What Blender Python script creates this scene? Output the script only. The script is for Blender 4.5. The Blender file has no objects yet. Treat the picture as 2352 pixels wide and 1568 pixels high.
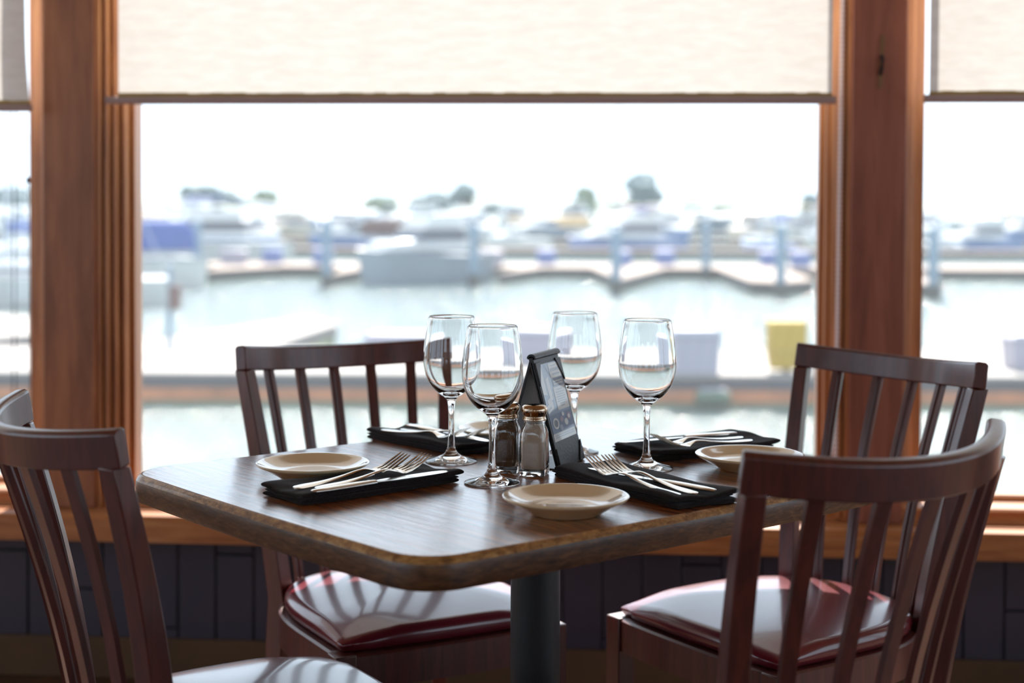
import bpy, bmesh, math, random
from mathutils import Vector, Matrix
from math import sin, cos, pi, radians, atan2, hypot, tan

S = bpy.context.scene
COL = S.collection

# ------------------------------------------------------------------ camera
EYE = 1.125
PITCH, ROLL = 0.028, 0.005
cam_d = bpy.data.cameras.new('camera'); cam = bpy.data.objects.new('camera', cam_d); COL.objects.link(cam)
cp, sp = cos(PITCH), sin(PITCH)
_f = Vector((0, cp, -sp)); _r = Vector((1, 0, 0)); _u = Vector((0, sp, cp))
R_ = cos(ROLL) * _r + sin(ROLL) * _u; U_ = -sin(ROLL) * _r + cos(ROLL) * _u
M = Matrix((R_, U_, -_f)).transposed().to_4x4(); M.translation = Vector((0, 0, EYE))
cam.matrix_world = M
cam_d.sensor_width = 36.0
cam_d.lens = 3397 / 2352 * 36
cam_d.shift_y = -0.088
cam_d.clip_start = 0.05; cam_d.clip_end = 6000
cam_d.dof.use_dof = True
cam_d.dof.focus_distance = 2.04
cam_d.dof.aperture_fstop = 3.0
S.camera = cam

# ------------------------------------------------------------------ view, world, sun
S.view_settings.view_transform = 'Standard'
S.view_settings.look = 'None'
S.view_settings.gamma = 1.0
S.view_settings.use_curve_mapping = False
S.view_settings.exposure = 0.14
cy = S.cycles
cy.use_denoising = True
cy.max_bounces = 14; cy.transmission_bounces = 12; cy.transparent_max_bounces = 16
cy.diffuse_bounces = 5; cy.glossy_bounces = 5
cy.sample_clamp_indirect = 6.0
cy.caustics_reflective = False
cy.blur_glossy = 0.6

w = bpy.data.worlds.new('sky'); S.world = w; w.use_nodes = True
bg = w.node_tree.nodes['Background']
bg.inputs[0].default_value = (0.70, 0.85, 1.0, 1); bg.inputs[1].default_value = 2.05

SUN_AZ, SUN_EL = radians(5), radians(45)
sl = bpy.data.lights.new('sun', 'SUN'); so = bpy.data.objects.new('sun', sl); COL.objects.link(so)
sl.energy = 15.0; sl.angle = radians(0.55); sl.color = (1.0, 0.95, 0.88)
sd = Vector((sin(SUN_AZ) * cos(SUN_EL), cos(SUN_AZ) * cos(SUN_EL), sin(SUN_EL)))
so.rotation_euler = sd.to_track_quat('Z', 'Y').to_euler()
so.location = (2, 8, 12)

# ------------------------------------------------------------------ materials
def lin(r, g, b):
    f = lambda c: (c / 255 / 12.92) if c / 255 <= 0.04045 else ((c / 255 + 0.055) / 1.055) ** 2.4
    return (f(r), f(g), f(b), 1)

class NT:
    def __init__(s, name):
        s.m = bpy.data.materials.new(name); s.m.use_nodes = True
        s.t = s.m.node_tree; s.b = s.t.nodes['Principled BSDF']; s.out = s.t.nodes['Material Output']
    def n(s, typ, **kw):
        nd = s.t.nodes.new(typ)
        for k, v in kw.items():
            if k.startswith('_'): setattr(nd, k[1:], v)
            else: nd.inputs[k.replace('__', ' ')].default_value = v
        return nd
    def l(s, a, b): s.t.links.new(a, b)
    def coords(s, scale=(1, 1, 1), kind='Object', rot=(0, 0, 0)):
        tc = s.n('ShaderNodeTexCoord'); mp = s.n('ShaderNodeMapping')
        mp.inputs['Scale'].default_value = scale; mp.inputs['Rotation'].default_value = rot
        s.l(tc.outputs[kind], mp.inputs[0]); return mp.outputs[0]
    def noise(s, vec, scale, detail=4, rough=0.5, dist=0.0):
        nd = s.n('ShaderNodeTexNoise'); nd.inputs['Scale'].default_value = scale; nd.inputs['Detail'].default_value = detail
        nd.inputs['Roughness'].default_value = rough; nd.inputs['Distortion'].default_value = dist
        s.l(vec, nd.inputs['Vector']); return nd.outputs['Fac']
    def ramp(s, fac, stops):
        r = s.n('ShaderNodeValToRGB'); e = r.color_ramp.elements
        while len(e) < len(stops): e.new(0.5)
        for el, (p, c) in zip(e, stops): el.position = p; el.color = c if len(c) == 4 else (*c, 1)
        s.l(fac, r.inputs[0]); return r.outputs[0]
    def mix(s, fac, a, b, mode='MIX'):
        m = s.n('ShaderNodeMix', _data_type='RGBA', _blend_type=mode)
        for sock, v in ((m.inputs[0], fac), (m.inputs[6], a), (m.inputs[7], b)):
            if hasattr(v, 'links') or isinstance(v, bpy.types.NodeSocket): s.l(v, sock)
            else: sock.default_value = v
        return m.outputs[2]
    def bump(s, h, strength=0.2, dist=0.001):
        b = s.n('ShaderNodeBump'); b.inputs['Strength'].default_value = strength; b.inputs['Distance'].default_value = dist
        s.l(h, b.inputs['Height']); s.l(b.outputs[0], s.b.inputs['Normal']); return b.outputs[0]
    def set(s, **kw):
        for k, v in kw.items(): s.b.inputs[k.replace('__', ' ')].default_value = v
        return s

def simple(name, col, rough=0.5, metal=0.0, var=0.12, scale=8.0, coat=0.0, bump=0.0, kind='Object', **kw):
    t = NT(name); v = t.coords(kind=kind)
    f = t.noise(v, scale, 3)
    c2 = tuple(c * (1 - var) for c in col[:3]) + (1,); c1 = tuple(min(1, c * (1 + var)) for c in col[:3]) + (1,)
    t.l(t.ramp(f, [(0.3, c2), (0.7, c1)]), t.b.inputs['Base Color'])
    t.set(Roughness=rough, Metallic=metal, Coat__Weight=coat)
    if bump: t.bump(t.noise(v, scale * 12, 3), bump, 0.0006)
    for k, x in kw.items(): t.b.inputs[k.replace('__', ' ')].default_value = x
    return t.m

def wood(name, stops, scale=(1, 1, 1), g=30, rough=0.4, coat=0.0, coat_r=0.1, bump=0.1, blot=0.35, dark=0.55):
    """scale: small along the grain, large across it"""
    t = NT(name); v = t.coords(scale)
    f = t.noise(v, g, 8, 0.62, 0.4)
    c = t.ramp(f, stops)
    v2 = t.coords(tuple(max(a * 0.25, 0.12) for a in scale))
    f2 = t.noise(v2, g * 0.35, 3)
    dk = t.ramp(f2, [(0.35, (dark, dark, dark, 1)), (0.65, (1, 1, 1, 1))])
    t.l(t.mix(blot, c, t.mix(1.0, c, dk, 'MULTIPLY')), t.b.inputs['Base Color'])
    t.set(Roughness=rough, Coat__Weight=coat, Coat__Roughness=coat_r)
    if bump: t.bump(f, bump, 0.0006)
    return t.m

MT = {}
# table top: oak with dark open grain under thick varnish; grain runs along local y
t = NT('varnished_oak'); v = t.coords((14, 0.9, 3))
f = t.noise(v, 9, 9, 0.7, 0.6)
c = t.ramp(f, [(0.28, lin(34, 16, 6)), (0.43, lin(104, 56, 18)), (0.55, lin(184, 112, 44)), (0.70, lin(222, 150, 70))])
v2 = t.coords((2.2, 0.5, 1)); f2 = t.noise(v2, 3, 3)
c = t.mix(0.5, c, t.mix(1.0, c, t.ramp(f2, [(0.3, (0.45, 0.4, 0.36, 1)), (0.7, (1, 1, 1, 1))]), 'MULTIPLY'))
t.l(c, t.b.inputs['Base Color']); t.set(Roughness=0.35, Coat__Weight=1.0, Coat__Roughness=0.085)
vb = t.coords((3, 1.2, 1)); fb = t.noise(vb, 14, 4, 0.6)
mth = t.n('ShaderNodeMath', _operation='ADD'); t.l(f, mth.inputs[0]); t.l(fb, mth.inputs[1])
bn = t.bump(mth.outputs[0], 0.26, 0.0014); t.l(bn, t.b.inputs['Coat Normal'])
MT['table'] = t.m
t = NT('worn_table_edge'); v = t.coords((5, 5, 26))
f = t.noise(v, 9, 8, 0.7, 0.5)
t.l(t.ramp(f, [(0.3, lin(34, 20, 12)), (0.5, lin(84, 52, 28)), (0.68, lin(122, 82, 48))]), t.b.inputs['Base Color'])
t.set(Roughness=0.42, Coat__Weight=0.35, Coat__Roughness=0.2); t.bump(f, 0.3, 0.001)
MT['edge'] = t.m
t = NT('rubbed_table_arris'); v = t.coords((16, 16, 40)); f = t.noise(v, 4, 8, 0.75, 0.5)
t.l(t.ramp(f, [(0.34, lin(84, 54, 30)), (0.48, lin(158, 114, 66)), (0.62, lin(200, 158, 102))]), t.b.inputs['Base Color'])
t.set(Roughness=0.4, Coat__Weight=0.3); MT['arris'] = t.m

MT['mahogany'] = wood('mahogany_stained_beech', [(0.3, (0.055, 0.013, 0.010, 1)), (0.6, (0.115, 0.023, 0.017, 1)), (0.8, (0.17, 0.036, 0.025, 1))],
                      (8, 8, 0.7), 10, 0.40, 0.4, 0.18, 0.05, 0.3)
t = NT('burgundy_vinyl'); v = t.coords(); f = t.noise(v, 260, 3)
t.l(t.ramp(t.noise(v, 6, 2), [(0.3, (0.10, 0.008, 0.014, 1)), (0.7, (0.16, 0.012, 0.022, 1))]), t.b.inputs['Base Color'])
t.set(Roughness=0.26, Coat__Weight=0.6, Coat__Roughness=0.10); t.bump(f, 0.12, 0.0005); MT['vinyl'] = t.m
MT['frame_wood'] = wood('fir_window_trim', [(0.3, lin(150, 92, 54)), (0.55, lin(196, 134, 84)), (0.75, lin(216, 158, 106))], (9, 9, 0.5), 7, 0.42, 0.3, 0.25, 0.06, 0.5, 0.6)
MT['sill_wood'] = wood('fir_window_sill', [(0.3, lin(138, 80, 40)), (0.55, lin(180, 116, 66)), (0.75, lin(205, 146, 92))], (0.6, 8, 8), 7, 0.42, 0.3, 0.25, 0.06, 0.4, 0.65)
MT['post_wood'] = wood('dark_fir_post', [(0.3, lin(122, 70, 42)), (0.55, lin(164, 104, 66)), (0.75, lin(188, 124, 82))], (5, 5, 0.5), 5, 0.5, 0.15, 0.3, 0.05, 0.7, 0.55)
MT['post_red'] = wood('reddish_fir_post', [(0.3, lin(108, 56, 42)), (0.55, lin(146, 84, 62)), (0.75, lin(168, 102, 78))], (5, 5, 0.5), 5, 0.5, 0.15, 0.3, 0.05, 0.7, 0.55)
MT['wainscot'] = simple('navy_painted_boards', lin(50, 46, 62), 0.5, var=0.2, scale=3, coat=0.1)
MT['baseboard'] = simple('brown_baseboard', lin(82, 58, 34), 0.6, var=0.2, scale=4)
MT['floor'] = wood('brown_plank_floor', [(0.3, lin(70, 46, 30)), (0.6, lin(96, 66, 44)), (0.8, lin(112, 80, 56))], (6, 0.6, 1), 4, 0.5, 0.2)
MT['plaster'] = simple('cream_plaster', lin(206, 166, 120), 0.9, var=0.05, scale=2)
MT['ceiling'] = simple('tan_ceiling', lin(196, 150, 104), 0.9, var=0.05, scale=2)
MT['ceramic'] = NT('cream_glazed_china').set(Base__Color=lin(240, 220, 180), Roughness=0.22, Coat__Weight=1.0, Coat__Roughness=0.02).m
t = NT('black_napkin_cotton'); v = t.coords(); f = t.noise(v, 420, 2)
wv = t.n('ShaderNodeTexWave'); wv.inputs['Scale'].default_value = 260; t.l(v, wv.inputs[0])
t.l(t.ramp(f, [(0.3, lin(24, 20, 22)), (0.7, lin(44, 38, 41))]), t.b.inputs['Base Color'])
t.set(Roughness=0.95, Sheen__Weight=0.08, Sheen__Roughness=0.5, Specular__IOR__Level=0.2); t.bump(f, 0.35, 0.0008); MT['napkin'] = t.m
MT['steel'] = NT('polished_cutlery_steel').set(Base__Color=(0.78, 0.74, 0.68, 1), Metallic=1.0, Roughness=0.16).m
MT['cap'] = NT('tarnished_chrome_cap').set(Base__Color=(0.55, 0.43, 0.32, 1), Metallic=1.0, Roughness=0.14).m
MT['hole'] = simple('cap_hole_dark', (0.01, 0.01, 0.01, 1), 0.8)
MT['glass'] = NT('clear_glass').set(Base__Color=(1, 1, 1, 1), Roughness=0.0, IOR=1.5, Transmission__Weight=1.0).m
MT['salt'] = simple('salt_grains', lin(214, 196, 178), 0.9, var=0.06, scale=300, bump=0.3)
MT['pepper'] = simple('ground_pepper', lin(92, 62, 42), 0.9, var=0.5, scale=700, bump=0.4)
t = NT('black_leatherette'); v = t.coords(); f = t.noise(v, 240, 4, 0.6)
t.l(t.ramp(f, [(0.3, lin(24, 25, 29)), (0.7, lin(44, 45, 50))]), t.b.inputs['Base Color']); t.set(Roughness=0.42); t.bump(f, 0.5, 0.0012)
MT['leatherette'] = t.m
MT['card_grey'] = simple('card_stock_grey', lin(196, 194, 190), 0.35, var=0.03, scale=40, coat=0.6)
MT['card_blue'] = simple('card_print_blue', lin(110, 130, 158), 0.35, var=0.14, scale=60, coat=0.6)
MT['card_pale'] = simple('card_print_pale', lin(206, 204, 198), 0.35, var=0.04, scale=60, coat=0.6)
MT['card_ink'] = simple('card_print_ink', lin(146, 156, 172), 0.4, var=0.06, scale=90, coat=0.6)
MT['card_navy'] = simple('card_print_navy', lin(84, 102, 134), 0.4, var=0.10, scale=90, coat=0.6)
MT['card_red'] = simple('card_print_mauve', lin(148, 118, 136), 0.4, var=0.10, scale=90, coat=0.6)
MT['column'] = simple('black_powder_coat', (0.012, 0.013, 0.016, 1), 0.42, var=0.1, scale=200, bump=0.3)
MT['bar'] = simple('brown_blind_bar', lin(168, 146, 142), 0.5, var=0.04)
MT['chain'] = simple('grey_bead_chain', lin(226, 216, 218), 0.35, metal=0.0, var=0.04)
MT['cord'] = simple('dark_blind_cord', lin(70, 78, 96), 0.6, var=0.05)
MT['hem'] = simple('ochre_blind_hem', lin(176, 146, 84), 0.8, var=0.08)
MT['brass'] = simple('aged_brass', lin(120, 96, 62), 0.5, metal=0.4, var=0.1)
MT['black_iron'] = simple('blackened_iron', lin(40, 34, 36), 0.5, metal=0.3, var=0.1)

# woven shade cloth: lets daylight through
t = NT('cream_shade_cloth'); v = t.coords((1, 1, 4)); f = t.noise(v, 14, 6, 0.6)
col = t.ramp(f, [(0.35, lin(236, 230, 222)), (0.65, lin(246, 242, 236))])
df = t.n('ShaderNodeBsdfDiffuse'); tr = t.n('ShaderNodeBsdfTranslucent'); mx = t.n('ShaderNodeMixShader'); mx.inputs[0].default_value = 0.215
t.l(col, df.inputs[0]); t.l(col, tr.inputs[0]); t.l(df.outputs[0], mx.inputs[1]); t.l(tr.outputs[0], mx.inputs[2]); t.l(mx.outputs[0], t.out.inputs[0])
MT['shade'] = t.m

# window pane: clear, reflects by angle; added translucent veil stands in for outdoor haze
t = NT('veiled_window_glass')
tp = t.n('ShaderNodeBsdfTransparent'); gl = t.n('ShaderNodeBsdfGlossy'); gl.inputs['Roughness'].default_value = 0.0
lw = t.n('ShaderNodeLayerWeight'); lw.inputs[0].default_value = 0.5
pw = t.n('ShaderNodeMath', _operation='POWER'); t.l(lw.outputs['Facing'], pw.inputs[0]); pw.inputs[1].default_value = 4.0
fr = t.n('ShaderNodeMath', _operation='MULTIPLY_ADD'); t.l(pw.outputs[0], fr.inputs[0]); fr.inputs[1].default_value = 0.9; fr.inputs[2].default_value = 0.07
m1 = t.n('ShaderNodeMixShader'); t.l(fr.outputs[0], m1.inputs[0]); t.l(tp.outputs[0], m1.inputs[1]); t.l(gl.outputs[0], m1.inputs[2])
ts = t.n('ShaderNodeBsdfTranslucent'); ts.inputs[0].default_value = (0.9, 0.95, 1.0, 1)
m2 = t.n('ShaderNodeMixShader'); m2.inputs[0].default_value = 0.035
t.l(m1.outputs[0], m2.inputs[1]); t.l(ts.outputs[0], m2.inputs[2]); t.l(m2.outputs[0], t.out.inputs[0])
MT['pane'] = t.m

# harbour
t = NT('harbour_water'); v = t.coords((1.0, 0.45, 1)); f = t.noise(v, 3.4, 8, 0.70, 0.3)
t.set(Base__Color=(0.115, 0.155, 0.15, 1), Roughness=0.09, IOR=1.33); t.bump(f, 0.60, 0.10); MT['water'] = t.m
MT['deck'] = simple('pale_dock_planks', lin(136, 130, 126), 0.85, var=0.08, scale=1.2)
MT['deck_far'] = simple('weathered_dock_planks', lin(132, 116, 106), 0.85, var=0.08, scale=0.6)
MT['waler'] = simple('dark_dock_waler', lin(66, 66, 72), 0.8, var=0.15, scale=1.5)
MT['rust'] = simple('rusty_float_side', lin(170, 108, 72), 0.85, var=0.25, scale=1.8)
MT['algae'] = simple('green_weed_band', lin(92, 104, 78), 0.9, var=0.25, scale=2.5)
MT['piling'] = simple('blue_grey_piling', lin(112, 132, 148), 0.7, var=0.08, scale=2)
MT['pile_foot'] = simple('dark_tidal_piling_foot', lin(64, 66, 66), 0.8, var=0.15, scale=2)
MT['box'] = simple('white_fibreglass_box', lin(150, 147, 160), 0.45, var=0.03, scale=2)
MT['box_blue'] = simple('blue_dock_box', lin(96, 116, 166), 0.5, var=0.05, scale=2)
MT['yellow'] = simple('yellow_paint', lin(172, 138, 6), 0.6, var=0.05, scale=2)
MT['gel'] = simple('white_gelcoat', lin(196, 195, 194), 0.3, var=0.03, scale=0.7)
MT['gel_grey'] = simple('grey_gelcoat', lin(132, 142, 152), 0.35, var=0.05, scale=0.7)
MT['gel_cream'] = simple('cream_gelcoat', lin(186, 174, 160), 0.35, var=0.05, scale=0.7)
MT['gel_blue'] = simple('blue_gelcoat', lin(104, 130, 176), 0.35, var=0.05, scale=0.7)
MT['canvas_navy'] = simple('navy_canvas', lin(58, 84, 146), 0.8, var=0.08, scale=1)
MT['canvas_brown'] = simple('brown_canvas', lin(96, 74, 72), 0.8, var=0.08, scale=1)
MT['canvas_grey'] = simple('grey_canvas', lin(136, 146, 156), 0.8, var=0.06, scale=1)
MT['canvas_tan'] = simple('tan_canvas', lin(200, 170, 132), 0.8, var=0.06, scale=1)
MT['canvas_white'] = simple('white_canvas', lin(222, 222, 224), 0.8, var=0.03, scale=1)
MT['canvas_red'] = simple('maroon_canvas', lin(120, 56, 62), 0.8, var=0.06, scale=1)
MT['tint'] = simple('smoked_boat_glass', lin(70, 78, 90), 0.2, var=0.1, scale=1)
MT['alu'] = simple('pale_aluminium_spar', lin(190, 194, 200), 0.35, metal=0.3, var=0.03)
MT['leaf'] = simple('grey_green_foliage', lin(112, 124, 106), 0.9, var=0.3, scale=1.2)
MT['leaf2'] = simple('blue_green_foliage', lin(96, 112, 112), 0.9, var=0.3, scale=1.2)
MT['bark'] = simple('grey_bark', lin(108, 98, 92), 0.9, var=0.15)
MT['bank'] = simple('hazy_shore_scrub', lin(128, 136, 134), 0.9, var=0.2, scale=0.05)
MT['wall_out'] = simple('pale_stucco', lin(206, 200, 194), 0.9, var=0.04)
MT['roof'] = simple('grey_shingle_roof', lin(140, 136, 140), 0.9, var=0.1)

# ------------------------------------------------------------------ mesh building
class MB:
    def __init__(s): s.v = []; s.f = []; s.mi = []; s.mats = []
    def mid(s, m):
        if m not in s.mats: s.mats.append(m)
        return s.mats.index(m)
    def add(s, vs, fs, m=None, T=None):
        o = len(s.v); k = s.mid(m)
        for p in vs:
            p = Vector(p); s.v.append(T @ p if T is not None else p)
        for f in fs: s.f.append([o + i for i in f]); s.mi.append(k)
        return s
    def box(s, a, b, m=None, T=None):
        (x0, y0, z0), (x1, y1, z1) = a, b
        vs = [(x0, y0, z0), (x1, y0, z0), (x1, y1, z0), (x0, y1, z0), (x0, y0, z1), (x1, y0, z1), (x1, y1, z1), (x0, y1, z1)]
        return s.add(vs, [(0, 3, 2, 1), (4, 5, 6, 7), (0, 1, 5, 4), (1, 2, 6, 5), (2, 3, 7, 6), (3, 0, 4, 7)], m, T)
    def loft(s, rings, m=None, closed=True, cap=True, T=None):
        n = len(rings[0]); vs = [p for r in rings for p in r]; fs = []
        for i in range(len(rings) - 1):
            for j in range(n if closed else n - 1):
                a = i * n + j; b = i * n + (j + 1) % n; fs.append((a, b, b + n, a + n))
        if cap and closed:
            fs.append(tuple(range(n))[::-1]); fs.append(tuple((len(rings) - 1) * n + j for j in range(n)))
        return s.add(vs, fs, m, T)
    def lathe(s, prof, m=None, seg=64, T=None):
        """prof: list of (r, z); r = 0 makes a pole"""
        vs = []; fs = []; idx = []
        for r, z in prof:
            if r < 1e-7: idx.append([len(vs)]); vs.append((0, 0, z))
            else:
                idx.append(list(range(len(vs), len(vs) + seg)))
                vs += [(r * cos(2 * pi * k / seg), r * sin(2 * pi * k / seg), z) for k in range(seg)]
        for a, b in zip(idx, idx[1:]):
            for k in range(seg):
                k2 = (k + 1) % seg
                if len(a) == 1 and len(b) == 1: continue
                if len(a) == 1: fs.append((a[0], b[k2], b[k]))
                elif len(b) == 1: fs.append((a[k], a[k2], b[0]))
                else: fs.append((a[k], a[k2], b[k2], b[k]))
        return s.add(vs, fs, m, T)
    def tube(s, pts, r, m=None, seg=8, T=None):
        rings = []; pts = [Vector(p) for p in pts]
        for i, p in enumerate(pts):
            d = (pts[min(i + 1, len(pts) - 1)] - pts[max(i - 1, 0)]).normalized()
            q = d.to_track_quat('Z', 'Y'); rr = r[i] if isinstance(r, (list, tuple)) else r
            rings.append([p + q @ Vector((rr * cos(2 * pi * k / seg), rr * sin(2 * pi * k / seg), 0)) for k in range(seg)])
        return s.loft(rings, m, T=T)
    def prism(s, poly, z0, z1, m=None, T=None):
        return s.loft([[(x, y, z0) for x, y in poly], [(x, y, z1) for x, y in poly]], m, T=T)
    def build(s, name, mat=None, parent=None, smooth=35, bevel=0.0, bseg=2, sub=0):
        me = bpy.data.meshes.new(name); me.from_pydata([tuple(p) for p in s.v], [], s.f)
        mats = [x if x is not None else mat for x in s.mats]
        for x in mats: me.materials.append(MT[x] if isinstance(x, str) else x)
        for p, k in zip(me.polygons, s.mi): p.material_index = k
        bm = bmesh.new(); bm.from_mesh(me); bmesh.ops.recalc_face_normals(bm, faces=bm.faces); bm.to_mesh(me); bm.free()
        if smooth:
            for p in me.polygons: p.use_smooth = True
            me.set_sharp_from_angle(angle=radians(smooth))
        o = bpy.data.objects.new(name, me); COL.objects.link(o)
        if parent is not None: o.parent = parent
        if bevel:
            b = o.modifiers.new('bevel', 'BEVEL'); b.width = bevel; b.segments = bseg; b.limit_method = 'ANGLE'; b.angle_limit = radians(40)
            b.harden_normals = False
        if sub:
            b = o.modifiers.new('sub', 'SUBSURF'); b.levels = sub; b.render_levels = sub
        return o

def tag(o, label=None, cat=None, group=None, kind=None):
    if label: o['label'] = label
    if cat: o['category'] = cat
    if group: o['group'] = group
    if kind: o['kind'] = kind
    return o
def thing(name, label, cat, loc=(0, 0, 0), rz=0.0, group=None):
    o = bpy.data.objects.new(name, None); COL.objects.link(o); o.empty_display_size = 0.1
    o.location = loc; o.rotation_euler = (0, 0, rz); return tag(o, label, cat, group)
def dup(root, loc, rz, label, group=None):
    r = root.copy(); COL.objects.link(r); r.location = loc; r.rotation_euler = (0, 0, rz); r['label'] = label
    if group: r['group'] = group
    for ch in list(root.children):
        c = ch.copy(); COL.objects.link(c); c.parent = r
        for g in ch.children:
            d = g.copy(); COL.objects.link(d); d.parent = c
    return r
def struct(o, label=None): o['kind'] = 'structure'; 
def lerp(a, b, t): return a + (b - a) * t

# ------------------------------------------------------------------ window wall (local: x along wall, y outward, z up)
WB = radians(-4.2)
WT = Matrix.Translation((0, 3.45, 0)) @ Matrix.Rotation(WB, 4, 'Z')
def wplace(o): o.matrix_world = WT; return o
UL, UR = -4.2, 4.2
CE = 2.75

# wainscot of dark boards with open joints
mb = MB(); random.seed(3)
mb.box((UL, 0.012, 0.0), (UR, 0.11, 0.36))
x = UL; k = 0
while x < UR:
    x2 = min(x + 0.092, UR); j = 0.16 + 0.09 * ((k * 7) % 3) - 0.04
    if k % 2 == 0: mb.box((x + 0.002, 0.0, 0.09), (x2 - 0.002, 0.02, j)); mb.box((x + 0.002, 0.0, j + 0.004), (x2 - 0.002, 0.02, 0.352))
    else: mb.box((x + 0.002, 0.0, 0.09), (x2 - 0.002, 0.02, 0.352))
    x = x2; k += 1
o = wplace(mb.build('wall_front', 'wainscot', bevel=0.002)); struct(o)
o = MB().box((UL, -0.012, 0.0), (UR, 0.012, 0.098)).build('baseboard_front', 'baseboard', bevel=0.003); wplace(o); struct(o)
# header over the windows
o = MB().box((UL, -0.02, 2.2), (UR, 0.12, CE)).build('wall_header', 'plaster'); wplace(o); struct(o); o.name = 'wall_upper'

# stepped sill running the length of the wall
prof = [(-0.095, 0.348), (-0.095, 0.402), (-0.090, 0.409), (-0.046, 0.4095), (-0.043, 0.404), (-0.038, 0.404), (-0.035, 0.4105), (0.000, 0.411),
        (0.000, 0.420), (0.005, 0.424), (0.005, 0.430), (0.000, 0.434), (0.000, 0.441), (0.006, 0.446), (0.084, 0.448), (0.084, 0.458), (0.090, 0.463), (0.115, 0.463), (0.115, 0.348)]
mb = MB(); mb.loft([[(UL, y, z) for y, z in prof], [(UR, y, z) for y, z in prof]])
o = wplace(mb.build('trim_1', 'sill_wood')); struct(o)

def post(u0, u1, mat, name, lsteps, rsteps, front=-0.022):
    """flat board on the room side with stepped mouldings back to each sash"""
    mb = MB(); mb.box((u0, front, 0.412), (u1, 0.0, 2.2))
    o = wplace(mb.build(name, mat, bevel=0.002)); struct(o)
    for side, steps, ue in ((-1, lsteps, u0), (1, rsteps, u1)):
        poly = [(ue - side * 0.01, 0.0)]; u = ue
        for du, v in steps:
            poly.append((u, v)); u += side * du; poly.append((u, v))
        poly.append((u, 0.115)); poly.append((ue - side * 0.01, 0.115))
        mm = MB(); mm.loft([[(a, b, 0.39) for a, b in poly], [(a, b, 2.2) for a, b in poly]])
        tr = mm.build('trim_%d' % (post.n), 'frame_wood', bevel=0.002, bseg=3); post.n += 1; wplace(tr); struct(tr)
        post.ends.append(u)
post.n = 4; post.ends = []
post(-1.114, -0.990, 'post_wood', 'trim_2', [(0.012, 0.004), (0.014, 0.03), (0.012, 0.085)],
     [(0.011, -0.012), (0.005, 0.020), (0.011, -0.002), (0.005, 0.034), (0.011, 0.012), (0.005, 0.050), (0.011, 0.030), (0.004, 0.070), (0.008, 0.060)])
post(0.776, 0.898, 'post_red', 'trim_3', [(0.008, -0.008), (0.005, 0.020), (0.012, 0.0), (0.006, 0.034), (0.016, 0.060)],
     [(0.008, 0.0), (0.010, 0.02), (0.010, 0.045), (0.012, 0.085)])
# outer posts beyond the frame
post(-2.80, -2.68, 'post_wood', 'trim_12', [(0.02, 0.02)], [(0.05, 0.04)])
post(2.62, 2.75, 'post_red', 'trim_13', [(0.05, 0.04)], [(0.02, 0.02)])

def window(n, u0, u1):
    e = bpy.data.objects.new('window_%d' % n, None); COL.objects.link(e); e.matrix_world = WT; e['kind'] = 'structure'
    mb = MB()
    for a, b in (((u0 - 0.03, 0.088, 0.44), (u0 + 0.016, 0.125, 2.2)), ((u1 - 0.016, 0.088, 0.44), (u1 + 0.03, 0.125, 2.2)),
                 ((u0, 0.088, 0.44), (u1, 0.125, 0.462)), ((u0, 0.088, 2.15), (u1, 0.125, 2.2))): mb.box(a, b)
    mb.build('window_frame', 'frame_wood', e, bevel=0.002)
    MB().add([(u0, 0.106, 0.455), (u1, 0.106, 0.455), (u1, 0.106, 2.17), (u0, 0.106, 2.17)], [(0, 1, 2, 3)]).build('window_pane', 'pane', e, smooth=0)
window(1, -2.66, -1.176); window(2, -0.942, 0.733); window(3, 0.944, 2.56)

# ------------------------------------------------------------------ rest of the room
rm = []
o = MB().box((-4.5, -4.0, -0.05), (4.5, 4.0, 0.0)).build('floor', 'floor'); struct(o)
o = MB().box((-4.5, -4.0, CE), (4.5, 4.0, CE + 0.1)).build('ceiling', 'ceiling'); struct(o)
for nm, xx in (('wall_left', -4.2), ('wall_right', 4.1)):
    mb = MB()
    mb.box((xx, -4.0, 0), (xx + 0.12, 4.0, 0.5)); mb.box((xx, -4.0, 2.5), (xx + 0.12, 4.0, CE))
    for y0, y1 in ((-4, -3.8), (-1.9, -1.75), (0.15, 0.3), (2.2, 2.35), (3.0, 4.0)): mb.box((xx, y0, 0.5), (xx + 0.12, y1, 2.5))
    o = mb.build(nm, 'plaster'); struct(o)
mb = MB(); mb.box((-4.2, -4.1, 0), (4.2, -4.0, 1.3)); mb.box((-4.2, -4.1, 2.2), (4.2, -4.0, CE))
for x0, x1 in ((-4.2, -3.6), (-2.2, -0.7), (0.7, 2.2), (3.6, 4.2)): mb.box((x0, -4.1, 1.3), (x1, -4.0, 2.2))
o = mb.build('wall_back', 'plaster'); struct(o)

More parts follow.
